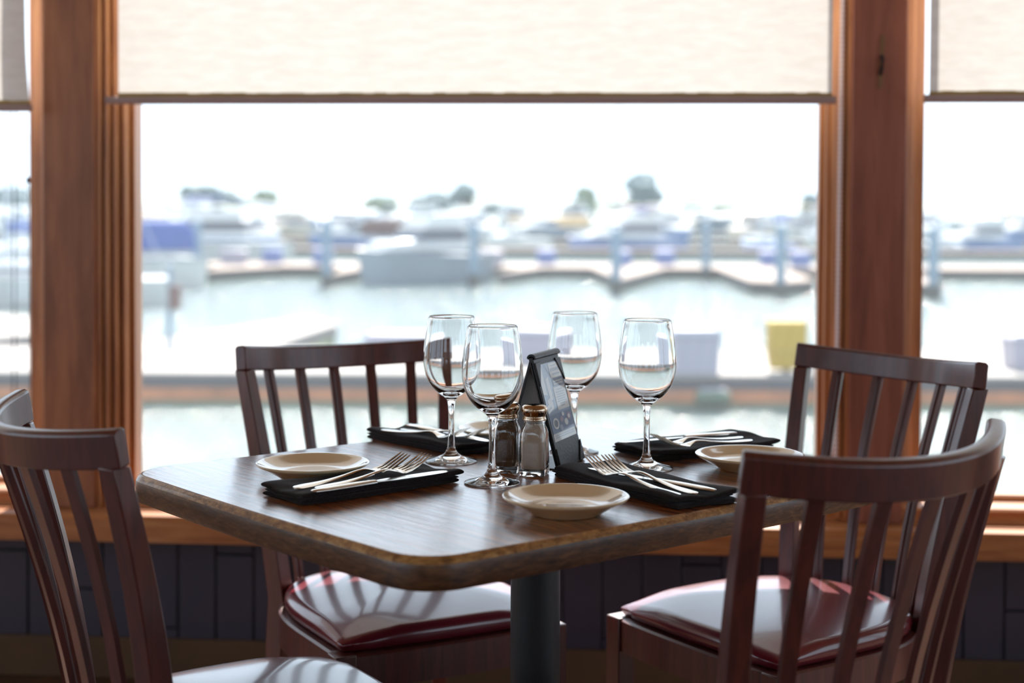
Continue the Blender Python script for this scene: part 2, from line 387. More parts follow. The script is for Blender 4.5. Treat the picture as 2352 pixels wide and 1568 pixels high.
# ------------------------------------------------------------------ roller blinds
def bead_chain(parent, u, v, z0, z1, name, r=0.0036, pitch=0.0095, mat='chain', drift=0.0):
    mb = MB(); n = int((z1 - z0) / pitch)
    for k in range(n):
        z = z0 + (k + 0.5) * pitch; dx = drift * (z - z0)
        mb.lathe([(0, -r), (r * 0.8, -r * 0.6), (r, 0), (r * 0.8, r * 0.6), (0, r)], seg=6, T=Matrix.Translation((u + dx, v, z)))
    mb.tube([(u, v, z0), (u + drift * (z1 - z0), v, z1)], r * 0.3, seg=5)
    return mb.build(name, mat, parent)
def blind(label, u0, u1, zb, bar0, bar1, chain=None, cord=None, wave=0.0, slope=0.0):
    e = bpy.data.objects.new('roller_blind', None); COL.objects.link(e); e.matrix_world = WT; tag(e, label, 'window blind', 'cream roller blinds over the harbour windows')
    mb = MB(); nx, nz = 40, 30; rows = []
    for j in range(nz + 1):
        z = lerp(zb, 2.12, j / nz); row = []
        for i in range(nx + 1):
            u = lerp(u0, u1, i / nx) ; y = -0.066 + 0.003 * sin(u * 7 + z * 3) * (0.3 + 0.7 * j / nz)
            if wave: 
                edge = max(0, (i / nx - 0.9) / 0.1); u += -0.012 * edge * (z - zb) / 0.25 * (1 if z < zb + 0.3 else 1.2) ; y += 0.006 * sin(z * 16) * edge
            row.append((u, y, z + slope * (u - u0) * (1 - j / nz)))
        rows.append(row)
    mb.loft(rows, closed=False, cap=False); mb.build('shade_cloth', 'shade', e)
    mb = MB(); n = 60
    for i in range(n):
        a = lerp(u0, u1, i / n); b = lerp(u0, u1, (i + 1) / n); h = 0.008 + 0.002 * random.random()
        mb.box((a, -0.070, zb - 0.004 + slope * (a - u0)), (b + 0.0005, -0.0655, zb + h + slope * (a - u0)))
    mb.build('hem', 'hem', e)
    T = Matrix.Translation((bar0, -0.068, zb - 0.008)) @ Matrix.Rotation(-math.atan(slope), 4, 'Y')
    L = bar1 - bar0; mb = MB()
    ring = [(0.011 * cos(a), 0.0094 * sin(a)) for a in [2 * pi * k / 12 for k in range(12)]]
    mb.loft([[(0, p, q) for p, q in ring], [(L, p, q) for p, q in ring]], T=T)
    mb.build('bottom_bar', 'bar', e, bevel=0.001)
    mb = MB(); ring = [(0.022 * cos(a), 0.022 * sin(a)) for a in [2 * pi * k / 16 for k in range(16)]]
    mb.loft([[(u0 - 0.02, -0.05 + p, 2.15 + q) for p, q in ring], [(u1 + 0.02, -0.05 + p, 2.15 + q) for p, q in ring]])
    mb.build('roller_tube', 'bar', e)
    for c in chain or []: bead_chain(e, *c)
    for (u, v, z0, z1, bead) in cord or []:
        mb = MB(); mb.tube([(u, v, z0), (u + 0.003, v, (z0 + z1) / 2), (u, v, z1)], 0.0012, seg=6)
        if bead: mb.lathe([(0, -0.009), (0.004, -0.007), (0.005, 0), (0.003, 0.006), (0, 0.009)], seg=12, T=Matrix.Translation((u, v, bead)))
        mb.build('pull_cord', 'cord', e)
    return e
random.seed(5)
blind('wide cream roller blind over the middle window, brown bottom bar', -0.915, 0.724, 1.383, -0.945, 0.732, chain=[(0.742, -0.045, 0.45, 2.12, 'bead_chain', 0.0052, 0.0110, 'chain', 0.006)])
blind('cream roller blind at the left edge with curled side hem and cords', -2.62, -1.128, 1.366, -2.64, -1.124,
      cord=[(-1.185, -0.04, 0.5, 2.1, None), (-1.143, -0.04, 0.5, 1.19, 1.19), (-1.178, -0.03, 0.5, 2.1, None)], wave=1)
blind('cream roller blind over the right window beside the reddish post', 0.938, 2.56, 1.386, 0.927, 2.58)

# small bracket on the right hand post
e = bpy.data.objects.new('cord_cleat', None); COL.objects.link(e); e.matrix_world = WT
tag(e, 'small tarnished cord cleat screwed high on the reddish right post', 'cleat')
MB().loft([[(a, -0.0255, z), (a + 0.006, -0.0255, z), (a + 0.006, -0.0222, z), (a, -0.0222, z)] for a, z in ((0.834, 1.405), (0.836, 1.45), (0.839, 1.525))]).build('cleat_plate', 'brass', e, bevel=0.001)
mb = MB(); mb.tube([(0.84, -0.024, 1.478), (0.84, -0.034, 1.468), (0.838, -0.036, 1.45), (0.837, -0.026, 1.436)], 0.005, seg=8); mb.build('cleat_hook', 'black_iron', e)

# ------------------------------------------------------------------ table
TX, TY, TH = -0.008, 2.100, 0.704
TA, TB, TZ, TT = 0.419, 0.358, 0.75, 0.039
def rrect(a, b, r, inset=0.0, n=10, bow=0.006):
    pts = []
    for sx, sy, a0 in ((1, 1, 0), (-1, 1, pi / 2), (-1, -1, pi), (1, -1, 1.5 * pi)):
        cx, cy_ = sx * (a - r), sy * (b - r)
        for k in range(n + 1):
            t_ = a0 + pi / 2 * k / n; pts.append((cx + (r - inset) * cos(t_), cy_ + (r - inset) * sin(t_)))
    out = []
    for i, p in enumerate(pts):          # long edges subdivided and very slightly bowed
        q = pts[(i + 1) % len(pts)]; out.append(p)
        if hypot(p[0] - q[0], p[1] - q[1]) > 0.2:
            m = 12; dx, dy = q[0] - p[0], q[1] - p[1]; L = hypot(dx, dy)
            for k in range(1, m):
                s_ = k / m; w_ = bow * sin(pi * s_); out.append((p[0] + dx * s_ + dy / L * w_, p[1] + dy * s_ - dx / L * w_))
    return out
tb = thing('restaurant_table', 'square dark oak table with rounded corners and worn edge on a black column', 'table', (TX, TY, 0), TH)
r = 0.066
mb = MB()
top = rrect(TA, TB, r, 0.010); mb.loft([[(x, y, TZ - 0.012) for x, y in top], [(x, y, TZ) for x, y in top]])
mb.build('tabletop', 'table', tb)
mb = MB()
L_ = [(0.010, 0.0), (0.0065, -0.0008), (0.003, -0.004), (0.0008, -0.008)]
mb.loft([[(x, y, TZ + dz) for x, y in rrect(TA, TB, r, i)] for i, dz in L_], 'arris', cap=False)
L2 = [(0.0008, -0.008), (0.0, -0.012), (0.0, -TT + 0.006), (0.002, -TT + 0.002), (0.008, -TT), (0.05, -TT)]
mb.loft([[(x, y, TZ + dz) for x, y in rrect(TA, TB, r, i)] for i, dz in L2], 'edge', cap=False)
e_ = mb.build('table_edge', None, tb); e_['label'] = 'worn dark edge with rubbed pale arris'
mb = MB(); un = rrect(TA, TB, r, 0.04); mb.loft([[(x, y, TZ - TT + 0.001) for x, y in un], [(x, y, TZ - TT + 0.004) for x, y in un]]); mb.build('underside_board', 'edge', tb)
inv = Matrix.Rotation(-TH, 4, 'Z') @ Matrix.Translation((-TX, -TY, 0))
cpos = inv @ Vector((0.036, 2.11, 0))
T = Matrix.Translation((cpos.x, cpos.y, 0))
MB().lathe([(0, 0.03), (0.036, 0.03), (0.0355, TZ - TT - 0.008), (0, TZ - TT - 0.008)], seg=48, T=T).build('column', 'column', tb)
mb = MB()
for k in range(4):
    R = T @ Matrix.Rotation(pi / 2 * k, 4, 'Z')
    mb.loft([[(0.02, -0.03, 0.005), (0.02, 0.03, 0.005), (0.02, 0.03, 0.06), (0.02, -0.03, 0.06)], [(0.28, -0.022, 0.005), (0.28, 0.022, 0.005), (0.28, 0.022, 0.025), (0.28, -0.022, 0.025)]], T=R)
mb.build('base', 'column', tb, bevel=0.004)
mb = MB()
for k in range(2):
    R = T @ Matrix.Rotation(pi / 2 * k, 4, 'Z'); mb.box((-0.20, -0.02, TZ - TT - 0.009), (0.20, 0.02, TZ - TT - 0.0005), T=R)
mb.build('mounting_plate', 'column', tb)

# ------------------------------------------------------------------ chairs
WT_, WBm, DY, ZT, SAG, ZF, WF, DEP = 0.420, 0.325, 0.073, 0.88, 0.084, 0.436, 0.411, 0.378
LE = math.atan2(DY, ZT - ZF)
CH = 0.044                               # crest height
def crest_pt(t, down=0.0, back=0.0):
    """point on the bent crest: t across, down along the lean, back across the thickness"""
    nx, ny = 2 * SAG * t / (WT_ / 2), 1.0
    n = hypot(nx, ny); nx /= n; ny /= n
    x = t * WT_ / 2 + nx * back; yb = SAG * (1 - t * t) + ny * back
    return Vector((x, DY + yb * cos(LE) - down * sin(LE), ZT - yb * sin(LE) - down * cos(LE)))
SAGB = 0.045
def make_chair(name, label, loc, rz):
    t = thing(name, label, 'chair', loc, rz, 'dark red wooden restaurant chairs around the table')
    hw = lambda y: 0.207 * (1 - max(0, (y + 0.2) / 0.25) ** 2.6) ** (1 / 2.6) if y < 0.05 else 0.0
    def outline(ins=0.0):
        pts = [(-WF / 2 + ins + 0.004, -DEP + ins + 0.004)]
        for k in range(1, 8): x = lerp(-WF / 2 + ins, WF / 2 - ins, k / 8); pts.append((x, -DEP + ins - 0.006 * sin(pi * k / 8)))
        pts.append((WF / 2 - ins - 0.004, -DEP + ins + 0.004))
        R = []
        for k in range(1, 10): y = lerp(-DEP + ins + 0.01, -0.2, k / 10); R.append((0.2035 + 0.0035 * k / 10 - ins, y))
        for k in range(0, 17):
            a = pi / 2 * k / 16; x = 0.207 * max(cos(a), 0) ** (2 / 2.6); y = -0.2 + 0.25 * sin(a) ** (2 / 2.6)
            n = hypot(cos(a), sin(a)); R.append((x - ins * cos(a), y - ins * sin(a)))
        pts += R; pts += [(-x, y) for x, y in R[:-1][::-1]]
        return pts
    mb = MB(); ol = outline(0.004); inn = outline(0.026)
    mb.loft([[(x, y, ZF - 0.055) for x, y in inn], [(x, y, ZF - 0.055) for x, y in ol], [(x, y, ZF - 0.003) for x, y in ol], [(x, y, ZF) for x, y in outline(0.008)],
             [(x, y, ZF) for x, y in outline(0.05)]], cap=False)
    mb.build('seat_frame', 'mahogany', t, bevel=0.0)
    # cushion with pinched front corners
    base = outline(0.016); cxm, cym = 0.0, -0.165; rings = []
    SS = [(0.985, 0.0), (1.0, 0.005), (1.010, 0.010), (1.012, 0.016), (1.004, 0.022), (0.985, 0.0275), (0.955, 0.032)] + [(q, 0.032 + 0.021 * (1 - (q / 0.955) ** 2.0)) for q in (0.92, 0.88, 0.82, 0.75, 0.66, 0.55, 0.43, 0.31, 0.2, 0.1, 0.03)]
    for s_, z in SS:
        ring = []
        for (x, y) in base:
            dx, dy = x - cxm, y - cym
            X, Y = dx * s_, dy * s_
            c_ = max(0.0, min(1.0, (abs(X) - 0.08) / 0.11)) * max(0.0, min(1.0, (-Y - 0.08) / 0.12)); c_ = c_ * c_ * (3 - 2 * c_)
            ring.append((cxm + X, cym + Y, ZF + 0.001 + z - 0.62 * c_ * max(0.0, z - 0.010)))
        rings.append(ring)
    mb = MB(); mb.loft(rings); mb.build('seat_cushion', 'vinyl', t, smooth=80)
    # crest rail
    mb = MB(); n = 28; rings = []
    prof = [(0.0035, -0.011), (0.0, -0.006), (0.0, 0.006), (0.0035, 0.011), (CH, 0.011), (CH, -0.011)]
    for k in range(n + 1):
        tt = -1 + 2 * k / n; rings.append([crest_pt(tt, d, b) for d, b in prof])
    mb.loft(rings); mb.build('crest_rail', 'mahogany', t, smooth=50, bevel=0.002)
    # posts: back upright above the seat, leg below, each one piece
    for sx in (-1, 1):
        ang = radians(26) * -sx
        def sec(c, hx, hy, rot=ang):
            C_, S_ = cos(rot), sin(rot)
            return [(c[0] + C_ * a - S_ * b, c[1] + S_ * a + C_ * b, c[2]) for a, b in ((-hx, -hy), (hx, -hy), (hx, hy), (-hx, hy))]
        topc = crest_pt(sx * 0.945, CH - 0.001, 0.001); botc = Vector((sx * (WBm / 2 - 0.006), 0.004, ZF)); rg = []
        rg.append(sec((sx * 0.172, 0.052, 0.0), 0.012, 0.013)); rg.append(sec((sx * 0.163, 0.022, 0.2), 0.014, 0.016)); rg.append(sec((sx * 0.158, 0.006, 0.38), 0.0145, 0.020))
        for k in range(0, 9):
            a = k / 8; c = botc.lerp(topc, a); c.y -= 0.010 * sin(pi * a); rg.append(sec(c, lerp(0.0145, 0.0125, a), lerp(0.019, 0.0135, a)))
        mb = MB(); mb.loft(rg); mb.build('back_post', 'mahogany', t, smooth=40, bevel=0.002)
        rgs = [sec((sx * 0.182, -DEP + 0.024, 0.0), 0.013, 0.013, 0), sec((sx * (WF / 2 - 0.0175), -DEP + 0.0175, 0.30), 0.0175, 0.0175, 0), sec((sx * (WF / 2 - 0.0175), -DEP + 0.0175, ZF + 0.001), 0.0175, 0.0175, 0)]
        mb = MB(); mb.loft(rgs); mb.build('front_leg', 'mahogany', t, smooth=30, bevel=0.002)
    # five slats with a raised middle
    for k in range(5):
        tt = -0.68 + 0.34 * k
        topc = crest_pt(tt, CH - 0.006, 0.0); botc = Vector((tt * WBm / 2 * 0.98, SAGB * (1 - tt * tt), ZF - 0.02)); rg = []
        rot = -math.atan(2 * SAG * tt / (WT_ / 2)) * 0.85
        C_, S_ = cos(rot), sin(rot)
        for j in range(9):
            a = j / 8; c = botc.lerp(topc, a); c.y -= 0.012 * sin(pi * a); h = lerp(0.0085, 0.0098, a)
            rg.append([(c.x + C_ * p - S_ * q, c.y + S_ * p + C_ * q, c.z) for p, q in ((-h, -0.003), (-h * 0.45, -0.0035), (-h * 0.3, -0.0065), (h * 0.3, -0.0065), (h * 0.45, -0.0035), (h, -0.003), (h, 0.005), (-h, 0.005))])
        mb = MB(); mb.loft(rg); mb.build('slat', 'mahogany', t, smooth=30)
    # stretchers
    def bar_(a, b, hx, hz): 
        a, b = Vector(a), Vector(b); d = (b - a).normalized(); s_ = d.cross(Vector((0, 0, 1))).normalized()
        r_ = lambda p: [p - s_ * hx - Vector((0, 0, hz)), p + s_ * hx - Vector((0, 0, hz)), p + s_ * hx + Vector((0, 0, hz)), p - s_ * hx + Vector((0, 0, hz))]
        m_ = MB(); m_.loft([r_(a), r_(b)]); m_.build('stretcher', 'mahogany', t, bevel=0.0015)
    for sx in (-1, 1): bar_((sx * 0.186, -DEP + 0.03, 0.20), (sx * 0.163, 0.020, 0.20), 0.008, 0.012)
    bar_((-0.172, -0.17, 0.20), (0.172, -0.17, 0.20), 0.008, 0.011)
    bar_((-0.158, 0.014, 0.285), (0.158, 0.014, 0.285), 0.008, 0.011)
    return t
chA = make_chair('dining_chair', 'dark red slat-back chair at the far left, burgundy seat striped by slat shadows', (-0.267, 2.676, 0), radians(28.6))
dup(chA, (0.592, 2.545, 0), radians(-55.9), 'dark red slat-back chair at the far right of the table, before the reddish post')
dup(chA, (0.365, 1.690, 0), radians(215.9), 'dark red slat-back chair nearest the camera at right, seen from behind against the table edge')
dup(chA, (-0.487, 1.853, 0), radians(122.6), 'dark red slat-back chair at the left edge of the view, back turned to the camera')

# ------------------------------------------------------------------ wine glasses
def glass_mesh():
    out = [(0.0, 0.0009), (0.020, 0.0006), (0.036, 0.0), (0.0382, 0.0006), (0.0385, 0.0015), (0.0376, 0.0024), (0.030, 0.0042), (0.020, 0.0072), (0.012, 0.0108), (0.0078, 0.0155), (0.0058, 0.022), (0.0048, 0.034),
           (0.0042, 0.052), (0.0043, 0.070), (0.0050, 0.084), (0.0066, 0.0925), (0.0105, 0.0968), (0.018, 0.1012), (0.0262, 0.1082), (0.0338, 0.1185), (0.0390, 0.1305), (0.0416, 0.1430), (0.0423, 0.1530), (0.0418, 0.1660),
           (0.0400, 0.1830), (0.0372, 0.2010), (0.0345, 0.2160)]
    rim = [(0.0341, 0.2167), (0.0336, 0.2170), (0.0331, 0.2166)]
    inn = [(0.0330, 0.2155), (0.0359, 0.2008), (0.0387, 0.1829), (0.0405, 0.1659), (0.0410, 0.1530), (0.0402, 0.1432), (0.0374, 0.1312), (0.0320, 0.1202), (0.0242, 0.1112), (0.0160, 0.1056), (0.0080, 0.1028), (0.0, 0.1020)]
    def smooth(p, it=2):
        for _ in range(it):
            q = [p[0]]
            for a, b in zip(p, p[1:]): q += [(0.75 * a[0] + 0.25 * b[0], 0.75 * a[1] + 0.25 * b[1]), (0.25 * a[0] + 0.75 * b[0], 0.25 * a[1] + 0.75 * b[1])]
            q.append(p[-1]); p = q
        return p
    return smooth(out + rim + inn, 2)
gm = MB().lathe(glass_mesh(), seg=96)
g0 = None
for loc, lab in (((-0.026, 2.019), 'stemmed wine glass nearest the camera, in front of the pepper shaker'),
                 ((-0.089, 2.193), 'stemmed wine glass at left, the far left chair showing through its bowl'),
                 ((0.098, 2.286), 'stemmed wine glass standing partly hidden behind the menu holder'),
                 ((0.197, 2.141), 'stemmed wine glass at right standing alone between two napkins')):
    if g0 is None: o = g0 = gm.build('wine_glass', 'glass', smooth=80)
    else: o = g0.copy(); COL.objects.link(o)
    o.location = (*loc, TZ + 0.0002); tag(o, lab, 'wine glass', 'empty wine glasses on the table')

# ------------------------------------------------------------------ plates
pp = [(0, 0.0035), (0.020, 0.0035), (0.036, 0.0030), (0.040, 0.0004), (0.0425, 0.0), (0.0445, 0.0015), (0.050, 0.0050), (0.058, 0.0092), (0.066, 0.0136), (0.073, 0.0172), (0.0772, 0.0196), (0.0785, 0.0210), (0.0786, 0.0224), (0.0776, 0.0231), (0.0758, 0.0228),
      (0.0710, 0.0206), (0.064, 0.0170), (0.057, 0.0138), (0.051, 0.0116), (0.0465, 0.0106), (0.043, 0.0100), (0.036, 0.0096), (0.018, 0.0095), (0, 0.0095)]
pm = MB().lathe(pp, seg=96); p0 = None
for loc, lab in (((-0.276, 2.052), 'small cream side plate at left, beside the fork-laden napkin'), ((0.068, 1.821), 'small cream side plate at the front centre, nearest the camera'),
                 ((0.347, 2.142), 'small cream side plate at right, partly behind the near right chair'), ((-0.008, 2.39), 'small cream side plate at the back, behind the pepper shaker')):
    if p0 is None: o = p0 = pm.build('side_plate', 'ceramic', smooth=50)
    else: o = p0.copy(); COL.objects.link(o)
    o.location = (*loc, TZ + 0.0002); tag(o, lab, 'plate', 'cream side plates on the table')

# ------------------------------------------------------------------ napkins
def napkin(loc, ang, L, W, label, seed, sag=0.003, lift=0.0):
    rnd = random.Random(seed); ph = [rnd.uniform(0, 6) for _ in range(8)]
    mb = MB(); nx, ny = 56, 30
    def slab(zc, h, x0, x1, y0, y1, pw, top, k):
        def grid(sg):
            rows = []
            for j in range(ny + 1):
                v_ = -cos(pi * j / ny); row = []
                for i in range(nx + 1):
                    u_ = -cos(pi * i / nx)
                    e = (max(0, 1 - abs(u_) ** pw) ** (1 / 2.6)) * (max(0, 1 - abs(v_) ** (pw * 0.6)) ** (1 / 2.6))
                    x = lerp(x0, x1, (u_ + 1) / 2) + 0.0022 * sin(v_ * 3 + ph[k]) ; y = lerp(y0, y1, (v_ + 1) / 2) + 0.0026 * sin(u_ * 2.6 + ph[k + 1])
                    wob = (0.0017 * sin(u_ * 5 + ph[2] + v_ * 2) + 0.0015 * sin(v_ * 4 + ph[3] - u_ * 3) + 0.0008 * sin(u_ * 13 + v_ * 7 + ph[5]) * (1 - v_ * v_)) * top
                    dip = -sag * top * max(0, 1 - (v_ / 0.75) ** 2) * max(0, 1 - (u_ * 0.8) ** 4)
                    up = lift * top * (max(0, u_ - 0.45) ** 1.5 + 0.6 * max(0, -u_ - 0.6) ** 1.5)
                    z = zc + sg * h / 2 * e + wob * 0.8 + dip + up
                    row.append((x, y, max(z, 0.0004 + 0.0004 * (sg > 0))))
                rows.append(row)
            return rows
        A = grid(1); B = grid(-1); n1 = nx + 1
        vs = [p for r_ in A for p in r_] + [p for r_ in B for p in r_]; o = n1 * (ny + 1); fs = []
        for j in range(ny):
            for i in range(nx):
                a = j * n1 + i; fs.append((a, a + 1, a + 1 + n1, a + n1)); fs.append((o + a, o + a + n1, o + a + 1 + n1, o + a + 1))
        per = [i for i in range(n1)] + [j * n1 + nx for j in range(1, ny + 1)] + [ny * n1 + i for i in range(nx - 1, -1, -1)] + [j * n1 for j in range(ny - 1, 0, -1)]
        for a, b in zip(per, per[1:] + per[:1]): fs.append((a, b, o + b, o + a))
        mb.add(vs, fs)
    slab(0.0036, 0.0068, -L / 2 + 0.003, L / 2 - 0.002, -W / 2 + 0.001, W / 2 - 0.002, 44, 0, 0)
    slab(0.0082, 0.0036, -L / 2 + 0.001, L / 2 - 0.010, -W / 2 + 0.0015, W / 2 - 0.001, 44, 0.3, 2)
    slab(0.0128, 0.0074, -L / 2, L / 2, -W / 2 - 0.0005, W / 2, 40, 1, 4)
    o = mb.build('folded_napkin', 'napkin', smooth=70); o.location = (*loc, TZ); o.rotation_euler = (0, 0, ang)
    return tag(o, label, 'napkin', 'black folded napkins')
NAP = {1: ((-0.196, 1.974), radians(41.5), 0.262, 0.097), 2: ((0.176, 1.982), radians(-58), 0.278, 0.104), 3: ((0.290, 2.300), radians(31), 0.235, 0.120), 4: ((-0.124, 2.352), radians(-48), 0.235, 0.088)}
napkin(*NAP[1], 'black folded napkin at left front, in front of a cream plate', 1)
napkin(*NAP[2], 'black folded napkin at right front, partly behind the near right chair', 2, lift=0.004)
napkin(*NAP[3], 'black folded napkin at back right, behind the lone wine glass', 3, lift=0.010)
napkin(*NAP[4], 'black folded napkin at back left, before the far left chair', 4, lift=0.006)

# ------------------------------------------------------------------ cutlery
def fork_mesh():
    mb = MB()
    side = [(0.0, 0.0015), (0.02, 0.0018), (0.05, 0.0030), (0.08, 0.0060), (0.105, 0.0098), (0.120, 0.0108), (0.132, 0.0085), (0.141, 0.0060), (0.149, 0.0062)]
    wid = [0.0070, 0.0085, 0.0060, 0.0040, 0.0028, 0.0030, 0.0062, 0.0105, 0.0118]
    thk = [0.0018, 0.0022, 0.0024, 0.0026, 0.0028, 0.0024, 0.0019, 0.0017, 0.0016]
    def cat(p, i, t_):
        p0, p1, p2, p3 = p[max(i - 1, 0)], p[i], p[i + 1], p[min(i + 2, len(p) - 1)]
        return 0.5 * (2 * p1 + (p2 - p0) * t_ + (2 * p0 - 5 * p1 + 4 * p2 - p3) * t_ ** 2 + (3 * p1 - p0 - 3 * p2 + p3) * t_ ** 3)
    rings = []; N = len(side) - 1
    for k in range(N * 5 + 1):
        i = min(k // 5, N - 1); t_ = k / 5 - i
        s_ = cat([a[0] for a in side], i, t_); z = cat([a[1] for a in side], i, t_); w_ = cat(wid, i, t_); h = cat(thk, i, t_) / 2
        if k == 0: w_ *= 0.45
        if k == 1: w_ *= 0.82
        rings.append([(s_, -w_, z - h * 0.3), (s_, -w_ * 0.6, z - h), (s_, 0, z - h * 1.15), (s_, w_ * 0.6, z - h), (s_, w_, z - h * 0.3), (s_, w_, z + h * 0.4), (s_, w_ * 0.6, z + h), (s_, 0, z + h * 1.1), (s_, -w_ * 0.6, z + h), (s_, -w_, z + h * 0.4)])
    mb.loft(rings)
    for q in range(4):
        y0 = (-1.5 + q) * 0.0064; rr = []
        for s_, z, w_, h in ((0.145, 0.0058, 0.0022, 0.0008), (0.158, 0.0078, 0.0015, 0.0009), (0.170, 0.0122, 0.0013, 0.0009), (0.183, 0.0182, 0.0012, 0.0008), (0.192, 0.0226, 0.0009, 0.0006), (0.1945, 0.0238, 0.0004, 0.0003)):
            f_ = 1.0 - 0.06 * (s_ - 0.145) / 0.05
            rr.append([(s_, y0 * f_ - w_, z - h), (s_, y0 * f_ + w_, z - h), (s_, y0 * f_ + w_, z + h), (s_, y0 * f_ - w_, z + h)])
        mb.loft(rr)
    return mb
def knife_mesh():
    mb = MB(); rings = []
    for s_, w_, h in ((0.0, 0.003, 0.0010), (0.003, 0.0062, 0.0018), (0.02, 0.0082, 0.0026), (0.06, 0.0074, 0.0030), (0.092, 0.0058, 0.0030), (0.100, 0.0054, 0.0028)):
        rings.append([(s_, -w_, 0.003 - h * 0.3), (s_, -w_ * 0.5, 0.003 - h), (s_, w_ * 0.5, 0.003 - h), (s_, w_, 0.003 - h * 0.3), (s_, w_, 0.003 + h * 0.3), (s_, w_ * 0.5, 0.003 + h), (s_, -w_ * 0.5, 0.003 + h), (s_, -w_, 0.003 + h * 0.3)])
    mb.loft(rings)
    rings = []
    for s_, y0, y1 in ((0.099, -0.0045, 0.0045), (0.108, -0.0050, 0.0060), (0.125, -0.0070, 0.0078), (0.170, -0.0085, 0.0080), (0.200, -0.0085, 0.0072), (0.214, -0.0075, 0.0052), (0.222, -0.0045, 0.0010), (0.2245, -0.002, -0.001)):
        rings.append([(s_, y0, 0.0028), (s_, y1, 0.0022), (s_, y1, 0.0038), (s_, y0, 0.0031)])
    mb.loft(rings); return mb
fm = fork_mesh().build('fork', 'steel', smooth=50); km = knife_mesh().build('table_knife', 'steel', smooth=40)
used = set()
def lay(kind, n, x, y, rel, z, label, pitch=0.0, roll=0.0):
    (cx, cy_), a, L, W = NAP[n]
    src = fm if kind == 'fork' else km
    if kind in used: o = src.copy(); COL.objects.link(o)
    else: o = src; used.add(kind)
    o.location = (cx + cos(a) * x - sin(a) * y, cy_ + sin(a) * x + cos(a) * y, TZ + z)
    o.rotation_mode = 'ZYX' if False else 'XYZ'
    o.rotation_euler = (roll, pitch, a + rel)
    return tag(o, label, 'fork' if kind == 'fork' else 'knife', 'forks on the napkins' if kind == 'fork' else 'knives on the napkins')
ZN = 0.0145
lay('fork', 1, -0.118, -0.010, radians(6), ZN + 0.001, 'fork on the left front napkin, the one nearer the cream plate', roll=0.1)
lay('fork', 1, -0.102, -0.036, radians(6), ZN + 0.002, 'fork on the left front napkin, the one beside the knife', roll=0.1)
lay('knife', 1, -0.116, -0.047, radians(1), ZN + 0.0005, 'knife lying along the front edge of the left front napkin')
lay('fork', 2, 0.128, -0.038, radians(180), ZN + 0.001, 'fork on the right front napkin, the one nearer the cream plate')
lay('fork', 2, 0.130, -0.012, radians(180), ZN + 0.001, 'fork on the right front napkin, the one beside the knife')
lay('knife', 2, 0.132, 0.018, radians(192), ZN + 0.0005, 'knife on the right front napkin with its blade under the forks')
lay('fork', 3, 0.082, -0.010, radians(187), ZN + 0.0015, 'fork on the back right napkin, the one beside the knife')
lay('fork', 3, 0.075, -0.041, radians(186), ZN + 0.0015, 'fork on the back right napkin, the one nearer the camera')
lay('knife', 3, 0.090, 0.014, radians(178), ZN + 0.003, 'knife lying at the rear of the back right napkin')
lay('fork', 4, -0.075, -0.006, radians(3), ZN + 0.001, 'fork on the back left napkin, the one nearer the plate')
lay('fork', 4, -0.092, -0.032, radians(4), ZN + 0.001, 'fork on the back left napkin, the one nearer the window side chair')
lay('knife', 4, -0.095, 0.022, radians(-4), ZN + 0.0025, 'knife on the back left napkin, mostly behind the forks')

